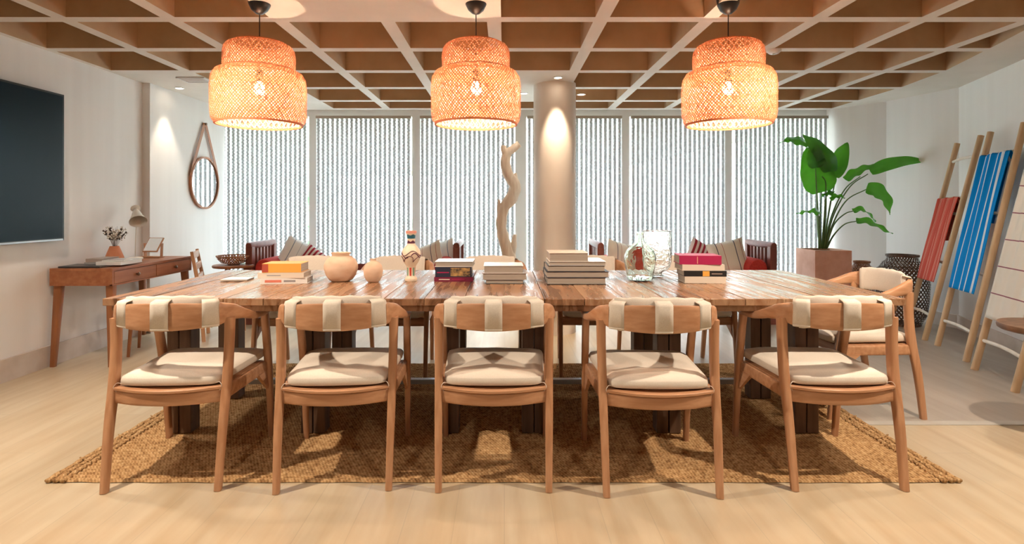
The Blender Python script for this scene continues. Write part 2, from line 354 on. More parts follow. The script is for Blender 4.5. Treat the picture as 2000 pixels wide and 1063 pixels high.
# ---- ceiling: a grid of deep square coffers, some left flat
P, BX, BY, BW = .67, -.065, 3.465, .09
bnd = [(-3.9,-3.2), (1.0,-3.2), (3.13,2.75), (3.54,3.97), (3.79,4.78), (3.88,5.42), (3.89,6.6), (-3.9,6.6)]
def clip(poly, bd):
    out = poly
    for i in range(len(bd)):
        a, c = bd[i], bd[(i+1)%len(bd)]; inp = out; out = []
        def ins(p): return (c[0]-a[0])*(p[1]-a[1])-(c[1]-a[1])*(p[0]-a[0]) >= -1e-9
        for j in range(len(inp)):
            p, q = inp[j], inp[(j+1)%len(inp)]
            if ins(p) != ins(q):
                den = (c[0]-a[0])*(q[1]-p[1])-(c[1]-a[1])*(q[0]-p[0])
                t = -((c[0]-a[0])*(p[1]-a[1])-(c[1]-a[1])*(p[0]-a[0]))/den; x = (p[0]+(q[0]-p[0])*t, p[1]+(q[1]-p[1])*t)
                if ins(p): out += [p, x] if False else [x]
                else: out.append(x)
            if ins(q): out.append(q)
        if len(out) < 3: return []
    return out
bm = bmesh.new()
DEEP = .30
flat = set()
for j in (3,4): flat |= {(-5,j),(-6,j)}
flat |= {(-5,2),(-6,2)}; flat |= {(-4,3),(-4,4)}
flat |= {(0,2),(0,3)}
flat |= {(-1,-1),(-2,-1)}
for i in range(-6, 7):
    for j in range(-10, 5):
        x0, x1 = BX+i*P, BX+(i+1)*P; y0, y1 = BY+j*P, BY+(j+1)*P
        outer = [(x0,y0),(x1,y0),(x1,y1),(x0,y1)]; h = BW/2
        hole = clip([(x0+h,y0+h),(x1-h,y0+h),(x1-h,y1-h),(x0+h,y1-h)], bnd) if (i,j) not in flat else []
        area = abs(sum(hole[k][0]*hole[(k+1)%len(hole)][1]-hole[(k+1)%len(hole)][0]*hole[k][1] for k in range(len(hole))))/2 if hole else 0
        ov = [bm.verts.new((x,y,ZC)) for x,y in outer]
        if area < .012:
            bm.faces.new(ov); continue
        hv = [bm.verts.new((x,y,ZC)) for x,y in hole]; tv = [bm.verts.new((x,y,ZC+DEEP)) for x,y in hole]
        ed = [bm.edges.new((ov[k],ov[(k+1)%4])) for k in range(4)]+[bm.edges.new((hv[k],hv[(k+1)%len(hv)])) for k in range(len(hv))]
        bmesh.ops.triangle_fill(bm, use_beauty=True, use_dissolve=False, edges=ed)
        for k in range(len(hv)):
            k2 = (k+1)%len(hv); f = bm.faces.new((hv[k],hv[k2],tv[k2],tv[k])); f.material_index = 1
        f = bm.faces.new(tv); f.material_index = 1
me = bpy.data.meshes.new('ceiling'); bm.to_mesh(me); bm.free(); me.materials.append(M['ceil']); me.materials.append(M['coffer'])
ce = bpy.data.objects.new('ceiling', me); COL.objects.link(ce); struct(ce)
struct(MB().box(-4.0, 5.2, YB-.3, 7.1, ZC+DEEP+.05, ZC+DEEP+.12).build('ceiling_slab', M['ceil']))
# filler at the rim past the grid
struct(MB().box(-4.0, 5.2, 6.81, 7.1, ZC-.001, ZC+.4).build('ceiling_edge', M['ceil']))

# ---- window wall
panes = [(440,606),(622,806),(822,1006),(1028,1212),(1228,1411),(1427,1608)]
wx = lambda px: (px-VX)*6.76/F
ZT = 2.285
fw = MB(); fw.box(XL2, 3.9, 6.72, 6.82, ZT, ZC+.01)
edges = [XL2]+[v for p in panes for v in (wx(p[0]), wx(p[1]))]+[3.9]
for k in range(0, len(edges), 2): fw.box(edges[k], edges[k+1], 6.72, 6.82, 0, ZT)
fw.box(XL2, 3.9, 6.72, 6.82, 0, .08)
win = struct(fw.build('window_2', M['white']))
for p in panes: MB().box(wx(p[0])-.01, wx(p[1])+.01, 6.79, 6.796, .06, ZT+.01).build('pane', M['pane'], win)
whichb = ['beside the left wall and round mirror', 'second from the left wall', 'behind the painted vase and driftwood', 'partly hidden behind the round column', 'just right of the column, behind the glass bottles', 'behind the big leafy plant at the right end']
slat_src = {}
for i, p in enumerate(panes):
    xa, xb = wx(p[0])+.004, wx(p[1])-.004; wv = xb-xa; cx = (xa+xb)/2
    t = thing('window_blind', (cx, 6.66, 0), 0, 'strip blind with wavy grey strips, '+whichb[i], 'blind', 'blinds along the window wall')
    MB().box(-wv/2, wv/2, -.02, .03, ZT-.035, ZT, bev=.004).build('headrail', M['grey'], t)
    n = round(wv/.0572); sm = MB()
    for k in range(n):
        x = -wv/2+(k+.5)*wv/n; nz = 110; vs = []; fs = []
        for q in range(nz+1):
            z = .03+(ZT-.065)*q/nz; a = 1 if q%2 else -1; ph = random.uniform(-.0008,.0008)
            vs += [(x-.0178+.0022*a+ph, .006*a, z), (x+.0003*a, -.010+.003*a, z), (x+.0178+.0022*a+ph, .006*a, z)]
        for q in range(nz):
            for c in (0,1): a0 = q*3+c; fs.append((a0,a0+1,a0+4,a0+3))
        sm.add(vs, fs)
    sm.build('strips', M['slat'], t)
    MB().box(-wv/2, wv/2, .012, .0125, .03, ZT-.03).build('sheer_backing', M['sheer'], t)
# ---- column
struct(MB().lathe([(.203,0),(.203,ZC+.01)], 64, T=Matrix.Translation((.485,5.36,0))).build('column', M['column'], smooth=40))

# ---- outside, seen through the blinds
struct(MB().box(-14, 14, 7.0, 14, -.3, -.02).build('terrace', noisy('terrace_stone', (.62,.58,.52), (.70,.66,.60), (2,2,2), .8)))
struct(MB().box(-60, 60, 14, 140, -2.3, -2.0).build('lawn', noisy('lawn_green', (.18,.24,.12), (.26,.32,.18), (.6,.6,.6), .9)))
struct(MB().box(-12, -.3, 20, 24, 2.5, 6.5).build('facade_beam', noisy('facade_tan', (.30,.27,.23), (.36,.32,.28), (1,1,1), .9)))
T = Matrix.Translation((5.5, 14, 3.05)) @ Matrix.Rotation(math.radians(-9), 4, 'Y')
T = Matrix.Translation((4.6, 14, 4.2)) @ Matrix.Rotation(math.radians(-12), 4, 'Y')
struct(MB().box(-3.6, 4.5, -1.2, 1.2, -1.6, 1.6, T=T).build('facade_roof', bpy.data.materials['facade_tan']))
def bush(name, x, y, r, h, label):
    bm = bmesh.new(); bmesh.ops.create_icosphere(bm, subdivisions=5, radius=1)
    for v in bm.verts:
        d = 1+.28*noise.noise(v.co*2.6+Vector((x,y,0)))+.16*noise.noise(v.co*9); v.co = Vector((v.co.x*r*d, v.co.y*r*d, (v.co.z*d+.9)*h/2))
    me = bpy.data.meshes.new(name); bm.to_mesh(me); bm.free(); me.materials.append(M['hedge'])
    o = bpy.data.objects.new(name, me); COL.objects.link(o); o.location = (x,y,-.3); tag(o, label, 'bush')
M['hedge'] = noisy('hedge_leaves', (.10,.18,.09), (.28,.38,.22), (9,9,9), .8)
bush('garden_bush', -5.6, 12.0, 1.7, 4.4, 'dark green bush outside the window, dimly seen behind the leftmost blinds')
bush('garden_bush', 7.0, 12.2, 1.6, 4.4, 'dark green bush outside the window, dimly seen behind the plant and rightmost blind')

# ================================================================== ceiling fittings
dl = ['small round downlight in the ceiling above the left front chairs', 'small round downlight in the ceiling above the right front chairs', 'unseen fill downlight added in the ceiling left of the camera', 'unseen fill downlight added in the ceiling right of the camera',
      'small glowing downlight in the ceiling right in front of the column', 'small glowing downlight left of the column, above the driftwood', 'small glowing downlight in the ceiling just right of the column', 'small glowing downlight washing the left wall before the round mirror',
      'unseen downlight added to brighten the television wall', 'unseen downlight added to brighten the side with the leaning ladders']
for (x, y, tg, wt, c, cone, rad), lb in zip(SPOTS, dl):
    t = thing('ceiling_downlight', (x,y,ZC), 0, lb, 'ceiling light', 'recessed downlights')
    MB().lathe([(.033,.0),(.045,0),(.047,-.004),(.034,-.006),(.033,0)], 24, caps=False).build('trim_ring', M['white'], t, smooth=40)
    MB().lathe([(.0,-.001),(.033,-.001)], 24, caps=False).build('lens', M['lens'], t)
    l = bpy.data.lights.new('spot_light', 'SPOT'); l.energy = wt; l.color = c; l.spot_size = math.radians(cone); l.spot_blend = .55; l.shadow_soft_size = rad
    lo = bpy.data.objects.new('spot_light', l); COL.objects.link(lo); lo.location = (x,y,ZC-.02-rad)
    lo.rotation_euler = (Vector(tg)-Vector(lo.location)).to_track_quat('-Z','Y').to_euler()
v = thing('air_vent', (-2.83, 5.1, ZC), 0, 'flat white rectangular vent in the ceiling left of the pendants', 'vent')
MB().box(-.13,.13,-.1,.1,-.012,0, bev=.003).build('frame', M['white'], v)
for k in range(5): MB().box(-.11,.11,-.08+k*.036,-.07+k*.036,-.016,-.011).build('slat', M['white'], v)
for x, y, nm in ((-2.05, 4.14, 'left'), (2.01, 4.14, 'right')):
    t = thing('smoke_detector', (x,y,ZC), 0, 'small white round detector under a ceiling beam beside the %smost pendant' % nm, 'smoke detector')
    MB().lathe([(.05,0),(.05,-.012),(.032,-.028),(0,-.03)], 24).build('housing', M['white'], t, smooth=50)
    MB().lathe([(.012,-.028),(.012,-.034),(0,-.035)], 12).build('sensor', M['grey'], t, smooth=50)

def resample(prof, n):
    P_ = [Vector((r,z)) for r,z in prof]; d = [0]
    for a,b_ in zip(P_[:-1],P_[1:]): d.append(d[-1]+(b_-a).length)
    out = []
    for i in range(n+1):
        s = d[-1]*i/n; k = 0
        while k < len(d)-2 and d[k+1] < s: k += 1
        t = (s-d[k])/(d[k+1]-d[k]); q = P_[k].lerp(P_[k+1], t); out.append((q.x,q.y,s))
    return out
def weave(mb, prof, Nn, width, slope=1.0, n=22, off=.0016, phase=0, mi=0, rref=None):
    pr = resample(prof, n); rref = rref or max(p[0] for p in pr)
    for dr in (1,-1):
        for k in range(Nn):
            vs = []; fs = []
            for i, (r, z, s) in enumerate(pr):
                a = 2*PI*(k+phase)/Nn+dr*slope*s/rref; hw = width/2/rref; rr = r+dr*off
                vs += [(rr*math.cos(a-hw), rr*math.sin(a-hw), z), (rr*math.cos(a+hw), rr*math.sin(a+hw), z)]
            for i in range(n): fs.append((2*i, 2*i+1, 2*i+3, 2*i+2))
            mb.add(vs, fs, mi)
def ring(mb, r, z, th=.004, n=64, mi=0):
    mb.lathe([(r-th,z-th),(r+th,z-th),(r+th,z+th),(r-th,z+th),(r-th,z-th)], n, mi, caps=False)
def make_pendant():
    t = thing('pendant_lamp', (0,0,ZC), 0, 'x', 'pendant lamp', 'woven pendants over the dining table')
    o = -ZC
    MB().lathe([(0,-.062),(.022,-.055),(.045,-.035),(.060,-.005),(.066,.03),(.066,.12)][::1], 32).build('ceiling_rose', M['black'], t, smooth=50)
    MB().sweep([(0,0,-.055),(0,0,1.965+o)], .006, .006, n=8, e=1).build('cord', M['black'], t)
    # lower drum
    lo = [(.232,1.672),(.250,1.69),(.256,1.73),(.258,1.88),(.252,1.935),(.232,1.968),(.19,1.985)]
    up = [(.188,1.962),(.194,2.0),(.196,2.06),(.190,2.10),(.172,2.125),(.14,2.135)]
    sh = MB(); sh2 = [(r,z+o) for r,z in lo]
    weave(sh, sh2, 92, .0075, .95, 22)
    ring(sh, .233, 1.672+o, .005); ring(sh, .19, 1.985+o, .003)
    a = sh.build('lower_shade', M['bamboo'], t)
    li = MB(); weave(li, [(.226,1.68+o),(.243,1.70+o),(.249,1.74+o),(.250,1.88+o),(.243,1.93+o),(.22,1.955+o)], 46, .0075, -.6, 18, phase=.5)
    li.build('lining', M['bambooin'], a)
    sh = MB(); weave(sh, [(r,z+o) for r,z in up], 72, .0075, .95, 16); ring(sh, .14, 2.135+o, .004); ring(sh,.188,1.962+o,.003)
    b_ = sh.build('upper_shade', M['bamboo'], t)
    li = MB(); weave(li, [(.135,2.128+o),(.165,2.112+o),(.185,2.05+o),(.180,1.99+o)], 40, .007, -.6, 12, phase=.5)
    li.build('lining', M['bambooin'], b_)
    MB().lathe([(.006,1.985+o),(.018,1.98+o),(.020,1.93+o),(.020,1.915+o),(0,1.915+o)], 20).build('socket', M['black'], t, smooth=40)
    MB().lathe([(.0,1.840+o),(.016,1.844+o),(.027,1.858+o),(.030,1.872+o),(.026,1.888+o),(.014,1.905+o),(.013,1.914+o)], 20).build('bulb', M['bulb'], t, smooth=60)
    sp_ = MB()
    for k in range(3):
        a_ = 2*PI*k/3; sp_.sweep([(.015*math.cos(a_),.015*math.sin(a_),1.975+o),(.188*math.cos(a_),.188*math.sin(a_),1.968+o)], .003,.003,n=6,e=1)
    sp_.build('wire_spider', M['grey'], t)
    return t
pend = make_pendant(); pend.location = (-1.41,3.2,ZC); pend['label'] = 'two-tier woven bamboo pendant, leftmost of three, in front of the round wall mirror side'
dup(pend, (-.163,3.2,ZC), 1.1, 'two-tier woven bamboo pendant hanging in the middle, just left of the column')
dup(pend, (1.29,3.2,ZC), 2.3, 'two-tier woven bamboo pendant, rightmost of three, nearest the big leafy plant')

# ================================================================== rug and table
rug = thing('rug', (0,0,0), 0, 'large braided natural jute rug lying under the dining table', 'rug')
nx, X0, X1, Y0, Y1 = 60, -1.90, 1.89, 2.407, 4.21
RW = .029; nr = int((Y1-Y0)/RW); r_ = MB()
for j in range(nr):
    y = Y0+j*RW; prof = [(0,.003),(.15,.009),(.35,.0125),(.5,.0135),(.65,.0125),(.85,.009),(1,.003)]
    vs = []; fs = []
    for i in range(nx+1):
        x = lerp(X0,X1,i/nx); wob = .0025*math.sin(i*1.7+j)+.002*noise.noise(Vector((x*3,y*4,0)))
        for u,z in prof: vs.append((x, y+RW*u+wob, z+.0008*math.sin(i*2.3+j*1.9)))
    m_ = len(prof)
    for i in range(nx):
        for u in range(m_-1): a = i*m_+u; fs.append((a,a+m_,a+m_+1,a+1))
    r_.add(vs, fs)
r_.build('woven_field', M['rug'], rug, smooth=180)
for sx, lb in ((-1,''),(1,'')):
    bb = MB()
    for q in range(3):
        xx = (X0 if sx < 0 else X1)+sx*(.014+q*.031)
        pts = [(xx+.003*math.sin(k*.9+q), lerp(Y0-.005,Y1+.005,k/90), .0115+.0012*math.sin(k*2+q)) for k in range(91)]
        bb.sweep(pts, .030, .018, side=(1,0,0), n=8, e=1)
    for k in range(7):
        yy = Y0+.15+k*.26
        bb.sweep([((X0 if sx<0 else X1)+sx*.0, yy, .021),((X0 if sx<0 else X1)+sx*.09, yy+.05, .021)], .008,.006,n=6,e=1)
    bb.build('braided_border', M['rug'], rug, smooth=180)

TZ = .765
tb = thing('dining_table', (0,3.195,0), 0, 'long rustic plank dining table standing on the jute rug', 'dining table')
tt = MB(); hw, hd, npk = 1.888, .585, 20
for k in range(npk):
    a = -hw+2*hw*k/npk; c = a+2*hw/npk; dz = random.uniform(-.0012,.0012); dy = random.uniform(-.002,.003)
    tt.box(a+.0012, c-.0012, -hd-dy, hd+dy, TZ-.033, TZ+dz, bev=.003)
tt.build('tabletop', M['table'], tb)
ap = MB(); ap.box(-hw+.05, hw-.05, -hd+.018, -hd+.045, TZ-.062, TZ-.033); ap.box(-hw+.05, hw-.05, hd-.045, hd-.018, TZ-.062, TZ-.033)
ap.box(-hw+.03, -hw+.06, -hd+.02, hd-.02, TZ-.06, TZ-.034); ap.box(hw-.06, hw-.03, -hd+.02, hd-.02, TZ-.06, TZ-.034)
ap.build('apron', M['table'], tb)
lx = [-1.70,-1.0,-.30,.155,.86,1.58]
for x in lx:
    for y in (-.25, .27):
        lg = MB(); lg.box(x-.062, x-.003, y-.045, y+.045, .0135, TZ-.06, bev=.003); lg.box(x+.003, x+.062, y-.045, y+.045, .0135, TZ-.06, bev=.003)
        lg.build('leg', M['dark'], tb)
    MB().box(x-.04, x+.04, -.45, .45, TZ-.062-.045, TZ-.062, bev=.003).build('cross_beam', M['dark'], tb)
MB().box(-1.64, 1.52, .25, .29, .095, .125, bev=.002).build('stretcher', M['steel'], tb)

# ================================================================== dining chairs
def make_chair():
    t = thing('dining_armchair', (0,0,0), 0, 'x', 'chair', 'teak armchairs round the dining table')
    # rear posts, front posts
    for s in (-1,1):
        MB().sweep(bez([(s*.232,-.27,0),(s*.236,-.235,.25),(s*.238,-.195,.45),(s*.240,-.180,.60),(s*.242,-.178,.715)],4), lerps([.028,.032,.036,.036,.038],17), lerps([.034,.040,.046,.044,.046],17), side=(1,0,0), e=.5).build('leg', M['teakZ'], t, smooth=50)
        MB().sweep(bez([(s*.258,.272,0),(s*.259,.245,.25),(s*.260,.215,.45),(s*.262,.180,.60),(s*.262,.165,.672)],4), lerps([.026,.031,.035,.034,.034],17), lerps([.030,.038,.044,.042,.042],17), side=(1,0,0), e=.5).build('leg', M['teakZ'], t, smooth=50)
        # arm running from the back down to the front post
        A = bez([(s*.205,-.212,.735),(s*.240,-.165,.735),(s*.256,-.08,.712),(s*.264,.03,.682),(s*.266,.12,.676),(s*.263,.188,.676)],5)
        MB().sweep(A, lerps([.030,.036,.040,.040,.048,.042],len(A)), lerps([.100,.072,.045,.032,.026,.022],len(A)), side=(1,0,0), e=.55).build('armrest', M['teakY'], t, smooth=50)
        br = MB(); br.add([(s*.240,.20,.37),(s*.240,.10,.37),(s*.250,.215,.27),(s*.262,.20,.37),(s*.262,.10,.37),(s*.262,.215,.27)], [(0,1,2),(3,5,4),(0,3,4,1),(1,4,5,2),(2,5,3,0)])
        br.build('corner_bracket', M['teakY'], t)
    BK = bez([(-.214,-.200,.733),(-.150,-.245,.733),(-.07,-.268,.733),(0,-.275,.733),(.07,-.268,.733),(.150,-.245,.733),(.214,-.200,.733)],5)
    nb = len(BK)
    MB().sweep(BK, [.022]*nb, [lerp(.092,.118,math.sin(PI*i/(nb-1))) for i in range(nb)], side=(0,1,0), e=.4).build('backrest', M['teakX'], t, smooth=50)
    sf = MB()
    R = bez([(-.225,-.205,.385),(-.12,-.235,.382),(0,-.245,.380),(.12,-.235,.382),(.225,-.205,.385)],5)
    sf.sweep(R, .024, .058, side=(0,1,0), e=.4)
    R = bez([(-.225,-.205,.419),(-.12,-.238,.416),(0,-.250,.414),(.12,-.238,.416),(.225,-.205,.419)],5)
    sf.sweep(R, .034, .014, side=(0,1,0), e=.4)
    sf.sweep([(-.25,.205,.388),(.25,.205,.388)], .024, .052, side=(0,1,0), e=.4)
    for s in (-1,1): sf.sweep([(s*.232,-.20,.390),(s*.250,.215,.390)], .024, .056, side=(1,0,0), e=.4)
    sf.build('seat_frame', M['teakX'], t, smooth=40)
    sp_ = MB(); sp_.add([(-.222,-.21,.412),(.222,-.21,.412),(.242,.20,.412),(-.242,.20,.412),(-.222,-.21,.420),(.222,-.21,.420),(.242,.20,.420),(-.242,.20,.420)], [(0,3,2,1),(4,5,6,7),(0,1,5,4),(1,2,6,5),(2,3,7,6),(3,0,4,7)])
    sp_.build('seat_panel', M['teakX'], t)
    # cushion: pillowed slab, wider at the front
    bm = bmesh.new(); bmesh.ops.create_cube(bm, size=2); bmesh.ops.subdivide_edges(bm, edges=bm.edges[:], cuts=13, use_grid_fill=True)
    for v in bm.verts:
        x,y,z = v.co; e = 12; L_ = (abs(x)**e+abs(y)**e)**(1/e) if max(abs(x),abs(y))>0 else 0
        m_ = max(abs(x),abs(y)); k = (m_/L_) if L_ else 1; x2, y2 = x*k, y*k
        ed = max(abs(x),abs(y)); zz = z*(.029-.013*max(0,(ed-.86)/.14)**2.2) 
        if z > 0: zz += .007*(1-x*x)*(1-y*y)+.0022*noise.noise(Vector((x*3,y*3,1)))
        wd = lerp(.212,.240,(y2+1)/2); rear = -.014*(1-x2*x2)*max(0,-y2)
        v.co = Vector((x2*wd*(1+.02*(1-z*z)), .022+y2*.238*(1+.015*(1-z*z))+rear, .4485+zz-.010*max(0,(-y2-.5)*2)**2*0))
    me = bpy.data.meshes.new('seat_cushion'); bm.to_mesh(me); bm.free(); me.materials.append(M['cloth']); me.polygons.foreach_set('use_smooth',[True]*len(me.polygons))
    c = bpy.data.objects.new('seat_cushion', me); COL.objects.link(c); c.parent = t
    tie = MB()
    for s in (-1,1): tie.sweep(bez([(s*.19,-.208,.435),(s*.214,-.216,.442),(s*.226,-.222,.425),(s*.215,-.218,.405)],4), .004,.002,n=6,e=1)
    tie.build('tie_string', M['cloth'], c)
    # pad on the inner face of the backrest, held by three straps
    BP = bez([(-.180,-.195,.740),(-.10,-.228,.746),(0,-.240,.748),(.10,-.228,.746),(.180,-.195,.740)],6); n_b = len(BP)
    pad = MB(); pad.sweep(BP, [.020+.016*math.sin(PI*min(1,max(0,i/(n_b-1)))) for i in range(n_b)], [.140+.004*math.sin(i*1.3) for i in range(n_b)], side=(0,1,0), n=16, e=.6)
    pd = pad.build('back_pad', M['cloth'], t, smooth=60)
    for x0, x1 in ((-.206,-.150),(-.035,.035),(.150,.206)):
        pts = []
        def yb(x): return -.275+.075*(abs(x)/.214)**2.05
        st = MB(); hh = .058
        for off_o, off_i in ((.0155,.034),):
            prof = [(-off_o, -hh+.008),(-off_o, hh-.008),(-off_o+.004,hh+.002),(off_i-.004,hh+.012),(off_i,hh),(off_i,-hh-.0),(off_i-.004,-hh-.010),(-off_o+.004,-hh-.0),(-off_o,-hh+.008)]
            nn = 5; vs = []; fs = []
            for i in range(nn):
                x = lerp(x0,x1,i/(nn-1)); sl = 2.05*.075*(abs(x)/.214)**1.05/.214*(1 if x>0 else -1)
                nv_ = Vector((-sl,1,0)).normalized()
                for (o_, z_) in prof: p = Vector((x, yb(x), .737+z_*(1 if abs(x)<.1 else .92)))+nv_*o_; vs.append(p)
            m_ = len(prof)
            for i in range(nn-1):
                for j in range(m_-1): a = i*m_+j; fs.append((a,a+1,a+m_+1,a+m_))
            st.add(vs, fs)
        so = st.build('strap', M['cloth'], pd, smooth=60)
        md = so.modifiers.new('thickness','SOLIDIFY'); md.thickness = .003; md.offset = 0
    return t
ch = make_chair()
front = [(-1.455,2.605,.05,'leftmost of the five front-row chairs'),(-.74,2.605,.07,'second from left in the front row'),(-.045,2.605,0,'middle chair of the front row'),
         (.66,2.56,-.02,'second from right in the front row'),(1.458,2.615,0,'rightmost of the five front-row chairs')]
for i, (x,y,r,l) in enumerate(front):
    lb = 'teak armchair seen from behind, '+l
    if i == 0: ch.location = (x,y,.0); ch.rotation_euler.z = r; ch['label'] = lb
    else: dup(ch, (x,y,.0), r, lb)
far = [(-1.47,'behind the yellow book stack'),(-.80,'behind the small clay pot and painted vase'),(-.10,'behind the white glossy book stack, below the driftwood'),(.66,'behind the tallest book stack and green glass bottle'),(1.35,'behind the magenta-topped book stack')]
for x,l in far: dup(ch, (x,4.10+random.uniform(-.02,.02),0), PI+random.uniform(-.05,.05), 'teak armchair across the table, '+l)
dup(ch, (2.09,3.36,.002), PI/2, 'teak armchair at the right end of the table, facing left')

# ================================================================== things on the table
def book(x, y, z, w, d, h, rz, cover, label, spine=True, pages='pages', group=None, marks=None, name='book', cloc=None):
    """spine=True: spine to the camera; else page edges to the camera"""
    t = thing(name, (x,y,z), rz, label, 'book', group)
    c = .0022; s = -1 if spine else 1
    cv = MB(); cv.box(-w/2,w/2,-d/2,d/2,0,c); cv.box(-w/2,w/2,-d/2,d/2,h-c,h)
    ys = s*d/2; cv.box(-w/2,w/2,min(ys,ys-s*c),max(ys,ys-s*c),c,h-c)
    cv.build('cover', M[cover], t)
    MB().box(-w/2+.004,w/2-.004,-d/2+.004 if not spine else -d/2+c,d/2-.004 if spine else d/2-c,c,h-c).build('pages', M[pages], t)
    if marks:
        for (u0,u1,v0,v1,mm) in marks:
            MB().box(-w/2+u0*w,-w/2+u1*w,-d/2-.0006,-d/2+.0004,h*v0,h*v1).build('spine_print', M[mm], t)
    return t
def TP(px, Y): return (px-VX)*Y/F
def stack(px0, px1, Y, rows, where, grp):
    z = TZ+.0015
    for i, (a, b_, h, d, rz, cov, sp_, desc, marks) in enumerate(rows):
        x0, x1 = TP(a,Y), TP(b_,Y); pos = {0:'bottom'}.get(i, 'top' if i == len(rows)-1 else ['','second','third','fourth','fifth'][i]+' from bottom')
        book((x0+x1)/2, Y+d/2, z, x1-x0, d, h, rz, cov, '%s, %s of %s' % (desc, pos, where), sp_, group=grp, marks=marks); z += h+.0005
stack(0,0,3.10,[(507,596,.032,.15,.10,'cover_white',True,'white book with red and grey spine print',[(.1,.45,.25,.7,'ink_red'),(.5,.75,.3,.65,'ink_grey')]),
    (503,592,.030,.145,.03,'cover_cream',True,'plain cream paperback',[(.2,.5,.4,.55,'ink_grey')]),
    (511,586,.050,.15,.05,'cover_yellow',True,'thick yellow-spined paperback',[(.0,.16,.05,.95,'cover_red')])], 'the leftmost stack','books in the stack left of the clay pots')
stack(0,0,3.19,[(848,924,.026,.20,0,'cover_maroon',True,'maroon book',[(.12,.40,.4,.6,'cover_cream'),(.45,.78,.42,.58,'cover_magenta')]),
    (850,921,.058,.19,0,'cover_navy',True,'dark book with gold spine picture',[(.42,.96,.08,.92,'gold'),(.05,.38,.4,.5,'cover_magenta')]),
    (849,924,.030,.20,0,'cover_white',False,'white covered book, pages outward',None)], 'the stack by the painted vase','books in the stack right of the painted vase')
stack(0,0,3.10,[(948,1023,.022,.20,0,'cover_charcoal',False,'dark grey covered book',None),
    (942,1029,.036,.21,0,'cover_taupe',False,'brown covered book with page edges outward',None),
    (944,1022,.042,.20,.01,'cover_white',False,'glossy white covered book',None)], 'the stack below the driftwood','books in the stack in front of the driftwood')
stack(0,0,3.08,[(1069,1184,.037,.25,0,'cover_charcoal',False,'charcoal covered art book',None),(1067,1190,.033,.25,0,'cover_navy',False,'dark navy covered art book, widest',None),
    (1069,1182,.033,.25,.01,'cover_black',False,'black covered art book',None),(1073,1184,.022,.24,0,'cover_white',False,'thin white covered book',None),
    (1073,1150,.047,.22,0,'cover_cream',False,'small thick cream covered book',None)], 'the tallest stack','books in the tallest stack')
stack(0,0,3.12,[(1340,1419,.038,.17,-.06,'cover_cream',True,'cream spined book',None),(1338,1420,.032,.17,-.05,'cover_black',True,'black spined book with gold label',[(.44,.60,.05,.95,'cover_yellow'),(.65,.9,.4,.55,'cover_taupe')]),
    (1334,1416,.034,.17,-.03,'cover_cream',True,'off white spined book',None),(1331,1411,.050,.17,-.10,'cover_magenta',True,'thick magenta spined book',[(.42,.44,.1,.9,'paint_pink')])], 'the rightmost stack','books in the rightmost stack')
tcs = thing('notepad', (TP(462,3.25),3.26,TZ+.0015), .08, 'flat white notepad lying at the left end of the table', 'notepad')
MB().box(-.075,.075,-.055,.055,0,.009,bev=.001).build('paper_block', M['pages'], tcs); MB().box(-.075,.075,-.055,.055,.009,.0105).build('cover', M['cover_white'], tcs)

def revolve_thing(name, x, y, z, prof, m, label, cat, inner=None, n=48, parts=()):
    t = thing(name, (x,y,z), 0, label, cat)
    MB().lathe(prof, n, caps=False).build('body', m, t, smooth=60); return t
def shell(prof, th):
    inn = [(max(r-th, .0005), z+(th if i == 0 else 0)) for i, (r,z) in enumerate(prof)]
    return [(0,prof[0][1])]+prof+inn[::-1]+[(0,inn[0][1])]
pa = [(r, z) for r, z in [(.050,0),(.066,.008),(.085,.035),(.096,.072),(.095,.098),(.080,.128),(.058,.143),(.050,.146),(.050,.155),(.056,.165)]]
revolve_thing('clay_pot', TP(666,3.23), 3.23, TZ+.001, shell(pa,.005), M['clay'], 'large round pale clay pot with an open collar, beside the smaller pot', 'pot')
pb_ = [(.028,0),(.040,.010),(.052,.040),(.055,.068),(.048,.095),(.032,.113),(.018,.120),(.016,.127),(.020,.134)]
revolve_thing('clay_pot', TP(729,3.18), 3.18, TZ+.001, shell(pb_,.004), M['clay'], 'small round pale clay pot with a tiny neck, between large pot and painted vase', 'pot')
# painted vase
pv = thing('painted_vase', (TP(803,3.24),3.24,TZ+.001), 0, 'tall cream ceramic vase painted with bands and dark squiggles', 'vase')
prof = [(.034,0),(.036,.010),(.033,.020),(.024,.028),(.0235,.05),(.024,.075),(.030,.090),(.046,.115),(.055,.140),(.056,.158),(.050,.180),(.034,.200),(.024,.212),(.0225,.230),(.0235,.255),(.027,.270),(.031,.276),(.031,.292)]
MB().lathe(shell(prof,.003), 48, caps=False).build('body', M['paint_cream'], pv, smooth=60)
def rad(z):
    for (r0,z0),(r1,z1) in zip(prof[:-1],prof[1:]):
        if z0 <= z <= z1: return lerp(r0,r1,(z-z0)/(z1-z0) if z1>z0 else 0)
    return prof[-1][0]
def band(z0, z1, m, amp=0, nw=6, nm='painted_band', a0=0, a1=2*PI):
    n = 64; vs = []; fs = []
    for k in range(n+1):
        a = lerp(a0,a1,k/n)
        for q in range(5):
            z = lerp(z0 + (0), z1+amp*math.sin(nw*a), q/4); r = rad(min(z,.2919))+.0006; vs.append((r*math.cos(a), r*math.sin(a), z))
    for k in range(n):
        for q in range(4): i = k*5+q; fs.append((i,i+5,i+6,i+1))
    MB().add(vs,fs).build(nm, m, pv, smooth=180)
band(.277,.291,M['paint_pink']); band(.246,.268,M['paint_teal'],.003,5); band(.218,.232,M['paint_plum'],.004,5)
for k in range(8): band(.030,.078,[M['paint_red'],M['paint_green']][k%2],0,1,'painted_stripe',-PI/2-.22+k*PI/4,-PI/2+.22+k*PI/4)
sq = MB()
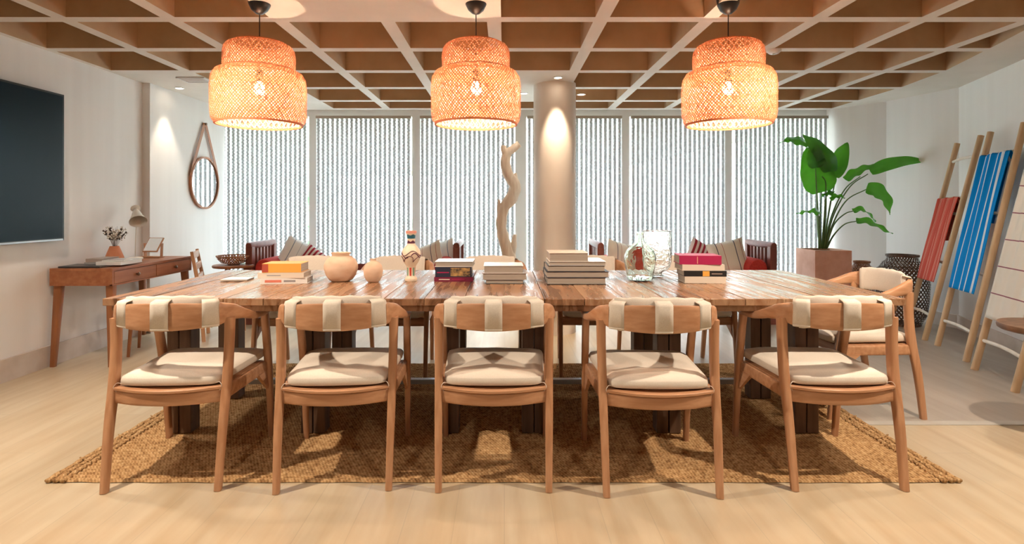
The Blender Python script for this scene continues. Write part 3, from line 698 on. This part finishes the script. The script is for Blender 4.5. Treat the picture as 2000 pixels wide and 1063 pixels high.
def squig(fn, a0, a1, n=90, wdt=.006):
    pts = []
    for k in range(n+1):
        a, z = fn(k/n); r = rad(z)+.0009; pts.append((r*math.cos(a), r*math.sin(a), z))
    sq.sweep(pts, wdt, wdt*.5, n=6, e=1)
squig(lambda u: (-PI/2+lerp(-1.4,1.4,u), .163+.014*math.sin(u*9+2.2)), 0, 1)
def loop(u):
    a = lerp(-1.25,1.25,u); ph = u*4*PI
    return (-PI/2+a+.22*math.sin(ph+1.2), .130+.017*math.cos(ph+.5))
squig(loop, 0, 1)
for k in (1,3):
    squig(lambda u, k=k: (-PI/2+lerp(-1.4,1.4,u)+k*PI/2*1.0+PI/2*0, .150+.014*math.sin(u*12)), 0, 1)
sq.build('painted_squiggle', M['paint_plum'], pv, smooth=180)
# glass bottle and jar
gb = thing('glass_bottle', (TP(1250,3.27),3.27,TZ+.001), 0, 'round greenish clear glass bottle with narrow neck, standing before the square jar', 'bottle')
pg = [(.058,0),(.072,.006),(.078,.03),(.086,.075),(.093,.115),(.091,.145),(.078,.175),(.052,.200),(.030,.220),(.022,.240),(.020,.262),(.020,.272),(.025,.275),(.025,.283)]
MB().lathe(shell(pg,.004), 48, caps=False).build('body', M['glassg'], gb, smooth=60)
MB().lathe([(0,.0045),(.030,.0045),(.032,.007),(0,.012)], 24, caps=False).build('thick_base', glass('bottle_green', (.15,.75,.35)), gb, smooth=60)
MB().sweep([(0.0,-.0945,.05),(0,-.0945,.11),(0,-.085,.155),(0,-.055,.197)], .0022, .0022, n=6, e=1).build('mould_seam', M['glassg'], gb)
gj = thing('glass_jar', (TP(1283,3.46),3.46,TZ+.001), 0, 'tall straight-sided bubbled clear glass jar with foot, behind the round bottle', 'jar')
pj = [(.040,0),(.042,.008),(.030,.016),(.032,.024),(.060,.038),(.080,.06),(.088,.09),(.089,.15),(.089,.262),(.083,.272),(.084,.280),(.089,.283)]
MB().lathe(shell(pj,.005), 48, caps=False).build('body', M['glassc'], gj, smooth=60)

# ================================================================== left wall: television, desk, mirror
tv = thing('television', (XL,3.27,1.495), 0, 'large black wall-mounted television on the left wall', 'television')
MB().box(.035,.062,-.97,.97,-.555,.555,bev=.003).build('casing', M['black'], tv)
MB().box(.0622,.0632,-.955,.955,-.535,.540).build('screen', M['tvscreen'], tv)
MB().box(.0622,.0640,-.955,.955,-.553,-.541).build('bezel', M['steel'], tv)
MB().box(0,.036,-.25,.25,-.2,.2).build('wall_bracket', M['black'], tv)

dk = thing('writing_desk', (-3.16,4.67,0), 0, 'brown wooden two-drawer writing desk against the left wall', 'desk')
DZ = .735; hx, hy = .235, .525
cs = MB(); cs.box(-hx,hx,-hy,hy,DZ-.022,DZ,bev=.002); cs.box(-hx,hx-.02,-hy+.001,hy-.001,DZ-.13,DZ-.022); cs.box(hx-.021,hx,-hy,-hy+.02,DZ-.13,DZ-.022); cs.box(hx-.021,hx,hy-.02,hy,DZ-.13,DZ-.022); cs.box(hx-.021,hx-.001,-hy,hy,DZ-.132,DZ-.120)
cs.build('case', M['desk'], dk)
for y0,y1 in ((-hy+.023,-.003),(.003,hy-.023)):
    d_ = MB().box(hx-.02,hx+.001,y0,y1,DZ-.118,DZ-.026,bev=.0015).build('drawer', M['desk'], dk)
    MB().lathe([(0.0,0),(.007,.001),(.006,.010),(.013,.016),(.014,.022),(.009,.027),(0,.028)],16,T=Matrix.Translation((hx,(y0+y1)/2,DZ-.072)) @ Matrix.Rotation(PI/2,4,'Y')).build('knob', M['bronze'], d_, smooth=50)
for sx in (-1,1):
    for sy in (-1,1):
        MB().sweep([(sx*(hx-.04),sy*(hy-.045),DZ-.13),(sx*(hx-.01)-(.0 if sx>0 else -.015),sy*(hy-.005),0)], [.058,.034],[.05,.034],side=(1,0,0),e=.35).build('leg', M['deskleg'], dk, smooth=40)
# on the desk
zt = DZ+.001
book(-3.20,4.27,zt,.30,.20,.012,.05,'cover_black','thin black folder, lowest and nearest on the desk',True,name='folder')
book(-3.03,4.38,zt+.0125,.19,.26,.026,.0,'cover_white','white hardback at the right of the desk pile',True,pages='cover_white',group='books on the desk')
book(-3.19,4.42,zt+.013,.14,.22,.014,.0,'cover_grey','grey book under the cream one in the desk pile',True,group='books on the desk')
book(-3.20,4.43,zt+.028,.13,.20,.026,.02,'cover_taupe','brown spined book on top of the desk pile',True,group='books on the desk')
mg = thing('magazine', (-3.035,4.40,zt+.040), .1, 'magazine with black and white cover on top of the white desk book','magazine'); MB().box(-.08,.08,-.11,.11,0,.005).build('pages',M['cover_white'],mg)
for k in range(4): MB().box(-.065,.065-.02*k,-.09+.045*k,-.07+.045*k,.005,.0056).build('cover_print',M['ink_grey'],mg)
vs_ = thing('flower_vase', (-3.27,4.66,zt), 0, 'terracotta cone vase with dried white flowers on the desk', 'vase')
vp = [(.062,0),(.072,.012),(.068,.035),(.050,.085),(.036,.122),(.033,.130)]
MB().lathe(shell(vp,.004),32,caps=False).build('vase_body', M['terra2'], vs_, smooth=60)
tw = MB(); fl = MB(); dkf = MB()
for k in range(34):
    a = random.uniform(0,2*PI); l = random.uniform(.09,.17); tx, ty = math.cos(a)*random.uniform(.02,.11), math.sin(a)*random.uniform(.02,.09)
    p0 = Vector((tx*.1,ty*.1,.11)); p1 = Vector((tx*.5,ty*.5,.13+l*.5)); p2 = Vector((tx*1.1,ty*1.1,.13+l))
    if p2.x < -.10: p2.x = -.10
    tw.sweep([p0,p1,p2], .0016,.0016,n=5,e=1)
    for q in range(5):
        c = p1.lerp(p2, random.random())+Vector([random.uniform(-.012,.012) for _ in range(3)]); s = random.uniform(.006,.012)
        (dkf if k%4==0 else fl).add([(c.x+s,c.y,c.z),(c.x-s,c.y,c.z),(c.x,c.y+s,c.z),(c.x,c.y-s,c.z),(c.x,c.y,c.z+s),(c.x,c.y,c.z-s)],[(0,2,4),(2,1,4),(1,3,4),(3,0,4),(2,0,5),(1,2,5),(3,1,5),(0,3,5)])
tw.build('stems', M['twig'], vs_); fl.build('dried_flowers', M['flower_cream'], vs_)['kind'] = 'stuff'; dkf.build('dark_buds', M['twig'], vs_)['kind'] = 'stuff'
la = thing('desk_lamp', (-3.255,4.90,zt), 0, 'cream metal desk lamp with a tilted cone shade', 'lamp')
MB().lathe([(0,0),(.06,0),(.062,.006),(.05,.014),(.012,.018),(0,.018)],32).build('base', M['flower_cream'], la, smooth=50)
MB().sweep([(0,0,.015),(.004,0,.20),(.012,0,.345)], .008,.008,n=10,e=1).build('pole', M['flower_cream'], la, smooth=60)
TT = Matrix.Translation((.030,-.02,.372)) @ Vector((-.50,.55,.67)).to_track_quat('Z','Y').to_matrix().to_4x4() @ Matrix.Scale(1.15,4)
MB().lathe([(.060,-.055),(.058,-.050),(.038,0),(.030,.035),(.022,.058),(.016,.066),(.014,.080),(.034,.092),(.032,.098),(0,.100)],32,T=TT,caps=False).build('lamp_shade', M['flower_cream'], la, smooth=50)
ms = thing('table_mirror', (-3.17,5.02,zt), -.15, 'small tilting mirror in a wooden stand at the far end of the desk', 'mirror')
MB().box(-.085,.085,-.03,.03,0,.012,bev=.002).build('base', M['teakX'], ms)
for s in (-1,1): MB().sweep([(s*.08,0,.01),(s*.086,0,.13)], .012,.025,side=(1,0,0),e=.4).build('post', M['teakZ'], ms)
TT = Matrix.Translation((0,0,.115)) @ Matrix.Rotation(math.radians(-35),4,'X')
mf = MB().box(-.075,.075,-.006,.006,-.075,.075,T=TT,bev=.005).build('frame', M['teakX'], ms)
MB().box(-.066,.066,-.0075,-.0062,-.066,.066,T=TT).build('mirror_glass', M['mirror'], mf)
# round mirror hanging from a strap
rm = thing('round_mirror', (XL2,6.18,1.46), 0, 'round mirror in a brown rim hanging from a leather strap on the left wall', 'mirror')
TR = Matrix.Rotation(PI/2,4,'Y')
MB().lathe([(.268,.004),(.29,.004),(.292,.030),(.272,.032),(.268,.022)],64,T=TR,caps=False).build('rim', M['leather'], rm, smooth=50)
MB().lathe([(0,.018),(.271,.018)],64,T=TR,caps=False).build('mirror_glass', M['mirror'], rm)
stp = MB()
for s in (-1,1): stp.sweep([(.022,s*.278,.06),(.022,s*.235,.18),(.022,s*.012,.655)], .005,.046,side=(1,0,0),e=.4)
stp.build('strap', M['leather'], rm); MB().lathe([(0,0),(.014,.0),(.014,.04),(0,.042)],16,T=Matrix.Translation((0,0,.655)) @ TR).build('peg', M['bronze'], rm, smooth=50)

# small things behind the desk
st = thing('low_stool', (-2.90,4.62,0), .35, 'low wooden stool beside the desk, mostly hidden behind the table', 'stool')
MB().box(-.17,.17,-.17,.17,.40,.43,bev=.006).build('seat', M['desk'], st)
for sx in (-1,1):
    for sy in (-1,1): MB().sweep([(sx*.13,sy*.13,.41),(sx*.155,sy*.155,0)], [.032,.022],[.032,.022],side=(1,0,0),e=.5).build('leg', M['deskleg'], st, smooth=50)
fc = thing('side_chair', (-2.60,5.14,0), -1.18, 'wooden slat-back chair standing past the far end of the desk', 'chair')
MB().box(-.2,.2,-.19,.2,.42,.445,bev=.005).build('seat', M['deskleg'], fc)
for s in (-1,1):
    MB().sweep([(s*.18,-.14,0),(s*.18,-.17,.44),(s*.18,-.235,.80)], [.026,.034,.026],[.03,.036,.026],side=(1,0,0),e=.5).build('leg', M['teakZ'], fc, smooth=50)
    MB().sweep([(s*.17,.17,0),(s*.16,.16,.43)], [.024,.032],[.024,.032],side=(1,0,0),e=.5).build('leg', M['teakZ'], fc, smooth=50)
for k,z in enumerate((.56,.66,.76)): MB().box(-.18,.18,-.012,.008,z-.03,z+.03,bev=.004,T=Matrix.Translation((0,-.19-k*.018,0))).build('back_slat', M['teakX'], fc)
sd = thing('side_table', (-2.74,5.62,0), 0, 'small round wooden side table by the left windows, behind the chair', 'table')
MB().lathe([(0,.585),(.19,.585),(.195,.592),(.195,.605),(.19,.61),(0,.61)],40).build('table_top', M['deskleg'], sd, smooth=40)
for k in range(3): a = 2*PI*k/3+.3; MB().sweep([(.10*math.cos(a),.10*math.sin(a),.59),(.16*math.cos(a),.16*math.sin(a),0)], .026,.026,n=10,e=.8).build('leg', M['deskleg'], sd, smooth=60)
bs = thing('woven_bowl', (-2.74,5.62,.611), 0, 'brown woven bowl on the small round side table', 'bowl')
w_ = MB(); weave(w_, [(.06,.004),(.11,.02),(.145,.055),(.155,.085)], 34, .016, .8, 10); ring(w_, .155, .087, .006, 48); w_.lathe([(0,.003),(.065,.003),(.065,.006),(0,.006)],24); w_.build('weave', M['wicker2'], bs)

# ================================================================== daybeds by the windows
def pillow(name, x, y, z, w, h, th, rx, ry, rz, m, label):
    bm_f = lambda u, v: None
    t = bpy.data.meshes.new(name); n = 14; vs = []; fs = []; uvs = []
    for sgn in (-1, 1):
        for i in range(n+1):
            for j in range(n+1):
                u, v = i/n*2-1, j/n*2-1; k = max(0,(1-u**4)*(1-v**4))**.55; pin = 1-.07*(1-u*u)*abs(v)-.0
                vs.append((u*w/2*(1-.06*(1-v*v)), sgn*th/2*k, v*h/2*(1-.06*(1-u*u)))); uvs.append((i/n, j/n))
    N1 = (n+1)**2
    for i in range(n):
        for j in range(n):
            a = i*(n+1)+j; fs.append((a,a+n+1,a+n+2,a+1)); fs.append((N1+a,N1+a+1,N1+a+n+2,N1+a+n+1))
    t.from_pydata(vs,[],fs); uv = t.uv_layers.new(name='UVMap')
    for p in t.polygons:
        for li in p.loop_indices: uv.data[li].uv = uvs[t.loops[li].vertex_index]
    t.polygons.foreach_set('use_smooth',[True]*len(t.polygons)); t.materials.append(m)
    o = bpy.data.objects.new(name, t); COL.objects.link(o); o.location = (x,y,z); o.rotation_euler = (rx,ry,rz); return tag(o, label, 'cushion', 'cushions on the daybeds')
def daybed(x0, x1, label):
    cx = (x0+x1)/2; w = x1-x0; t = thing('daybed', (cx,5.92,0), 0, label, 'daybed', 'daybeds under the windows')
    MB().box(-w/2,w/2,-.30,.30,.30,.36,bev=.005).build('bed_frame', M['burg'], t)
    MB().box(-w/2+.07,w/2-.07,-.29,.29,.36,.455,bev=.03).build('mattress', M['redcl'], t, smooth=60)
    for s in (-1,1):
        xx = s*(w/2-.035)
        for yy in (-.27,.27): MB().box(xx-.035,xx+.035,yy-.035,yy+.035,.0,.79,bev=.006).build('arm_post', M['burg'], t)
        arm = MB().box(xx-.02,xx+.02,-.235,.235,.30,.36,bev=.004).build('arm_frame', M['burg'], t)
        MB().lathe([(0,-.31),(.030,-.31),(.036,-.29),(.036,.29),(.030,.31),(0,.31)],20,T=Matrix.Translation((xx-s*.0,0,.80)) @ Matrix.Rotation(PI/2,4,'X')).build('scroll_rail', M['burg'], arm, smooth=50)
        for k in range(6): yy = -.20+k*.08; MB().box(xx-.012,xx+.012,yy-.018,yy+.018,.34,.78).build('spindle', M['burg'], arm)
        MB().lathe([(0,-.265),(.088,-.265),(.102,-.245),(.102,.245),(.088,.265),(0,.265)],24,T=Matrix.Translation((xx-s*.14,0,.562)) @ Matrix.Rotation(PI/2,4,'X')).build('bolster', M['redcl'], t, smooth=50)
    MB().box(-w/2+.05,w/2-.05,.27,.30,.36,.56,bev=.006).build('back_rail', M['burg'], t)
daybed(-2.62,-.45,'burgundy slatted wooden daybed with red bolsters under the left windows')
daybed(.94,2.76,'burgundy slatted wooden daybed with red bolsters under the right windows')
pillow('cushion', -2.22,5.98,.655,.38,.36,.13,-.25,.45,.25,M['cstripe'],'white cushion with blue stripes, beside the left arm of the left daybed')
pillow('cushion', -2.02,5.86,.60,.32,.30,.11,-.35,.6,.0,M['credstripe'],'red and white striped cushion on the left daybed')
pillow('cushion', -.80,5.90,.635,.36,.34,.12,-.2,-.35,-.5,M['cpattern'],'cream patterned cushion near the right arm of the left daybed')
pillow('cushion', -.70,6.06,.65,.36,.34,.12,-.2,-.25,-.3,M['cstripe'],'pale striped cushion at the back right of the left daybed')
pillow('cushion', 1.22,5.88,.65,.36,.36,.12,-.2,.25,.6,M['cpattern'],'cream and navy cushion at the left end of the right daybed')
pillow('cushion', 2.36,5.86,.655,.38,.37,.13,-.2,-.22,-.15,M['cpattern'],'cream cushion with dark streaks at the right end of the right daybed')
pillow('cushion', 2.14,6.02,.64,.36,.34,.12,-.3,.5,.0,M['credstripe'],'red striped cushion tucked behind the cream one on the right daybed')
pillow('cushion', 1.45,6.02,.60,.34,.30,.12,-.3,.1,.1,M['redcl'],'plain red cushion on the right daybed behind the glass bottle')

# driftwood sculpture
dw = thing('driftwood_branch', (.09,5.9,0), 0, 'tall twisted driftwood branch standing by the window left of the column', 'driftwood')
def DW(px, py, dy=0): return Vector(((px-VX)*5.9/F-.09, dy, 1.2-(py-HY)*5.9/F))
def limb(pts, rads, name='branch', par=dw):
    c = bez(pts,7); rr = lerps(rads,len(c)); mb = MB()
    mb.sweep([p+Vector((.006*noise.noise(p*9),.006*noise.noise(p*7),0)) for p in c], [2.5*r*(1+.12*noise.noise(p*14)) for r,p in zip(rr,c)], [2*r*(1+.12*noise.noise(p*11+Vector((3,0,0)))) for r,p in zip(rr,c)], n=14, e=1)
    return mb.build(name, M['drift'], par, smooth=180)
limb([DW(993,585),DW(992,540),DW(995,505),DW(985,470),DW(979,440),DW(984,408),DW(1000,385),DW(1005,362),DW(993,342),DW(987,320),DW(991,300),DW(1003,290),DW(1014,281)],[.085,.07,.055,.05,.045,.047,.055,.05,.045,.045,.04,.033,.03],'trunk')
limb([DW(996,505),DW(1003,480),DW(1006,458)],[.04,.03,.014]); limb([DW(1001,366),DW(1006,350),DW(1007,338)],[.035,.022,.012])
limb([DW(980,432),DW(975,410),DW(975,390)],[.035,.02,.010]); limb([DW(989,308),DW(985,295),DW(984,284)],[.034,.027,.022]); limb([DW(992,512),DW(988,498),DW(987,487)],[.03,.024,.02])
MB().lathe([(0,0),(.15,0),(.15,.03),(0,.03)],32).build('base', M['dark'], dw, smooth=40)

# ================================================================== plant
PX, PY = 3.407, 5.94
pl = thing('potted_plant', (PX,PY,0), 0, 'big-leaved green plant in a square terracotta planter by the right window', 'plant')
def _pl():
    p = MB(); h = .19; z = .74
    p.box(-h,h,-h,h,0,z-.03); 
    for a in ((-h,h,-h,-h+.025),(-h,h,h-.025,h),(-h,-h+.025,-h+.025,h-.025),(h-.025,h,-h+.025,h-.025)): p.box(*a, z-.03, z)
    p.build('planter', M['terra'], pl); MB().box(-.165,.165,-.165,.165,.71,.718).build('soil', M['soil'], pl)
_pl()
def PP(px, py, dy=0): Y = PY+dy; return Vector(((px-VX)*Y/F-PX, dy, 1.2-(py-HY)*Y/F))
def leaf(stem, spine, width, tilt, name='leaf', fold=.25, wav=.012):
    """stem: pixel path of the stalk; spine: pixel path of the midrib; tilt: angle of the blade about its midrib (0 = facing the camera)"""
    sp_ = bez([PP(*p) for p in stem],6); MB().sweep(sp_, lerps([.022,.014,.010],len(sp_)), lerps([.022,.014,.010],len(sp_)), n=8, e=1).build('stalk', M['stalk'], pl, smooth=180)
    c = bez([PP(*p) for p in spine],8); n = len(c); mb = MB(); vs = []; fs = []; nc = 9
    for i, p in enumerate(c):
        t = (c[min(i+1,n-1)]-c[max(i-1,0)]).normalized(); s = t.cross(Vector((0,1,0)))
        s = s.normalized() if s.length > .01 else Vector((1,0,0)); q = s.cross(t).normalized()
        sd = s*math.cos(tilt)+q*math.sin(tilt); up = t.cross(sd).normalized(); u = i/(n-1)
        w = width*(math.sin(PI*min(1,u*.94+.06)**.75))**.62*(1-.15*u)
        for j in range(nc):
            v = j/(nc-1)*2-1; vs.append(p+sd*v*w/2+up*(abs(v)*fold*w/2+wav*math.sin(u*17+v*2)*abs(v)))
    for i in range(n-1):
        for j in range(nc-1): a = i*nc+j; fs.append((a,a+1,a+nc+1,a+nc))
    mb.add(vs,fs); return mb.build(name, M['leaf'], pl, smooth=180)
R_ = 1605; B_ = 486
leaf([(1603,B_,0),(1602,430,0),(1604,375,.02)], [(1604,376,.02),(1596,350,.03),(1585,320,.04),(1576,288,.04)], .36, .15)      # broad backlit leaf
leaf([(1606,B_,0),(1612,420,-.02),(1613,360,-.03),(1606,345,-.05)], [(1622,335,-.06),(1616,310,-.10),(1595,283,-.13),(1568,262,-.15)], .20, .85, fold=.45)  # big drooping top leaf
leaf([(1601,B_,0),(1596,420,.05),(1594,320,.08),(1585,285,.1)], [(1580,282,.10),(1560,274,.12),(1541,271,.14),(1522,279,.15)], .12, 1.0)
leaf([(1608,B_,0),(1618,420,0),(1632,350,.02),(1640,320,.02)], [(1628,346,.0),(1636,325,0),(1645,300,0),(1655,278,0)], .19, .6, fold=.3)
leaf([(1600,B_,0),(1598,420,-.04),(1594,355,-.06),(1593,330,-.06)], [(1594,328,-.06),(1592,312,-.07),(1588,296,-.07),(1586,285,-.06)], .19, .1)
leaf([(1610,B_,0),(1628,420,-.03),(1660,365,-.05),(1695,340,-.05)], [(1700,336,-.05),(1730,323,-.08),(1770,315,-.10),(1812,314,-.12)], .14, .35, fold=.3, wav=.004)
leaf([(1609,B_,0),(1625,420,.03),(1650,370,.04),(1680,345,.05)], [(1652,352,.05),(1668,340,.05),(1688,330,.05),(1708,320,.05)], .13, 1.0)
leaf([(1611,B_,0),(1630,430,-.06),(1655,390,-.10),(1692,370,-.12)], [(1692,368,-.12),(1712,374,-.15),(1730,392,-.17),(1738,420,-.18)], .19, .35)
leaf([(1612,B_,0),(1628,440,.04),(1650,418,.05),(1668,412,.05)], [(1666,413,.05),(1682,410,.04),(1698,420,.02),(1710,434,0)], .10, 1.0)
leaf([(1614,B_,0),(1628,460,-.04),(1650,438,-.08),(1675,432,-.10)], [(1672,432,-.10),(1695,434,-.12),(1720,446,-.14),(1744,457,-.15)], .11, .8)
leaf([(1600,B_,0),(1602,440,-.05),(1600,422,-.08)], [(1600,418,-.08),(1588,410,-.10),(1570,413,-.12),(1554,417,-.13)], .10, 1.1)
leaf([(1606,B_,0),(1610,420,-.08),(1612,388,-.10)], [(1628,378,-.10),(1618,376,-.10),(1608,380,-.10),(1603,386,-.10)], .09, .9)
leaf([(1609,B_,0),(1617,425,-.06),(1622,392,-.08)], [(1622,390,-.08),(1632,384,-.08),(1642,384,-.08),(1650,388,-.08)], .07, .9)

# baskets
def basket(name, x, y, prof, Nn, wd, label, m='basket'):
    t = thing(name, (x,y,0), 0, label, 'basket'); w = MB(); weave(w, prof, Nn, wd, .9, 26, off=.003)
    ring(w, prof[-1][0], prof[-1][1], .009, 48); ring(w, prof[0][0], prof[0][1]+.008, .008, 48); w.lathe([(0,.002),(prof[0][0],.002),(prof[0][0],.008),(0,.008)],32)
    w.build('weave', M[m], t); ln = MB(); ring(ln, prof[len(prof)//2][0]+.004, prof[len(prof)//2][1], .006, 48); ln.build('hoop', M[m], t)
basket('wicker_basket', 3.795,5.90,[(.09,0),(.11,.12),(.115,.3),(.125,.48),(.10,.555),(.07,.575),(.072,.61)], 26, .014, 'small dark brown wicker basket between planter and large basket', 'wicker2')
basket('wicker_basket', 4.04,5.64,[(.15,0),(.20,.10),(.222,.25),(.23,.42),(.21,.56),(.16,.64),(.13,.655),(.135,.70)], 34, .016, 'large dark wicker basket with open weave behind the end chair')

# ================================================================== ladders and towels on the right wall
def ladder(fA, fB, tA, tB, rungs, label):
    """A: the far rail, B: the near rail; f foot, t top"""
    fA,fB,tA,tB = map(Vector,(fA,fB,tA,tB)); o = (fA+fB)/2; t = thing('wooden_ladder', o, 0, label, 'ladder', 'leaning ladders')
    for f,p in ((fA,tA),(fB,tB)):
        MB().sweep([f-o,(f+p)/2-o,p-o], .044, .040, side=(1,0,0), n=14, e=.7).build('rail', M['rail'], t, smooth=60)
    for k in rungs:
        a = fA.lerp(tA,k); c = fB.lerp(tB,k); mid = (a+c)/2+Vector((0,0,.012)); MB().sweep(bez([a-o,mid-o,c-o],5), .022,.026, n=10, e=1).build('rung', M['rung'], t, smooth=60)
    return fA,fB,tA,tB
def towel(lad, k0, k1, m, label, back=.5, inset=.07, name='striped_towel'):
    fA,fB,tA,tB = lad; wd = (fB-fA); nrm = (tA-fA).cross(wd).normalized()
    if nrm.x > 0: nrm = -nrm
    def fn(u, v):      # u across, v: 0 bottom front .. 1 over the rung and down the back
        if v < .78: k = lerp(k0,k1,v/.78); off = .034
        else:
            q = (v-.78)/.22; k = k1+.008*math.sin(q*PI) - q*(k1-k0)*back; off = .034-.06*min(1,q*6)
        a = fA.lerp(tA,k); c = fB.lerp(tB,k); p = a.lerp(c, lerp(inset,1-inset,u))
        fold = .008*math.sin(u*14+v*3)+.006*math.sin(u*31+1)
        p = p+nrm*(off+fold*(1-.6*abs(v-.78))); p = p+wd.normalized()*(.012*math.sin(v*9)*(u-.5))
        return p
    o = grid_obj(name, fn, 40, 60, m, None, .004); o.name = name; return tag(o, label, 'towel')
l1 = ladder((3.905,5.40,0),(3.76,4.97,0),(4.352-.03,5.30,1.80),(4.207-.03,4.867,1.82), (.12,.38,.62,.70,.90), 'pale wooden ladder with a red towel, farthest on the right wall')
l2 = ladder((3.719,4.77,0),(3.56,4.283,0),(4.154-.03,4.71,1.83),(4.0-.02,4.25,1.84), (.12,.36,.62,.885), 'pale wooden ladder with a blue towel, middle one of three')
l3 = ladder((3.443,4.069,0),(3.287,3.577,0),(3.87,3.99,1.84),(3.70,3.50,1.84), (.12,.36,.62,.90), 'pale wooden ladder with a cream towel, nearest at the right edge')
towel(l1,.28,.705,M['tred'],'red towel with thin pale stripes hanging on the farthest ladder')
towel(l2,.275,.89,M['tblue'],'bright blue towel with white stripes hanging on the middle ladder')
towel(l3,.21,.905,M['twhite'],'cream towel with thin purple stripes hanging on the nearest ladder')
# round side table at the right edge
rt = thing('side_table', (2.76,2.8,0), 0, 'round brown wooden side table cut off by the right edge', 'table')
MB().lathe([(0,.565),(.20,.565),(.21,.572),(.213,.585),(.21,.597),(0,.60)],48).build('table_top', M['dark'], rt, smooth=40)
MB().lathe([(.10,0),(.10,.012),(.02,.03),(.02,.565)],24).build('pedestal', M['deskleg'], rt, smooth=40)
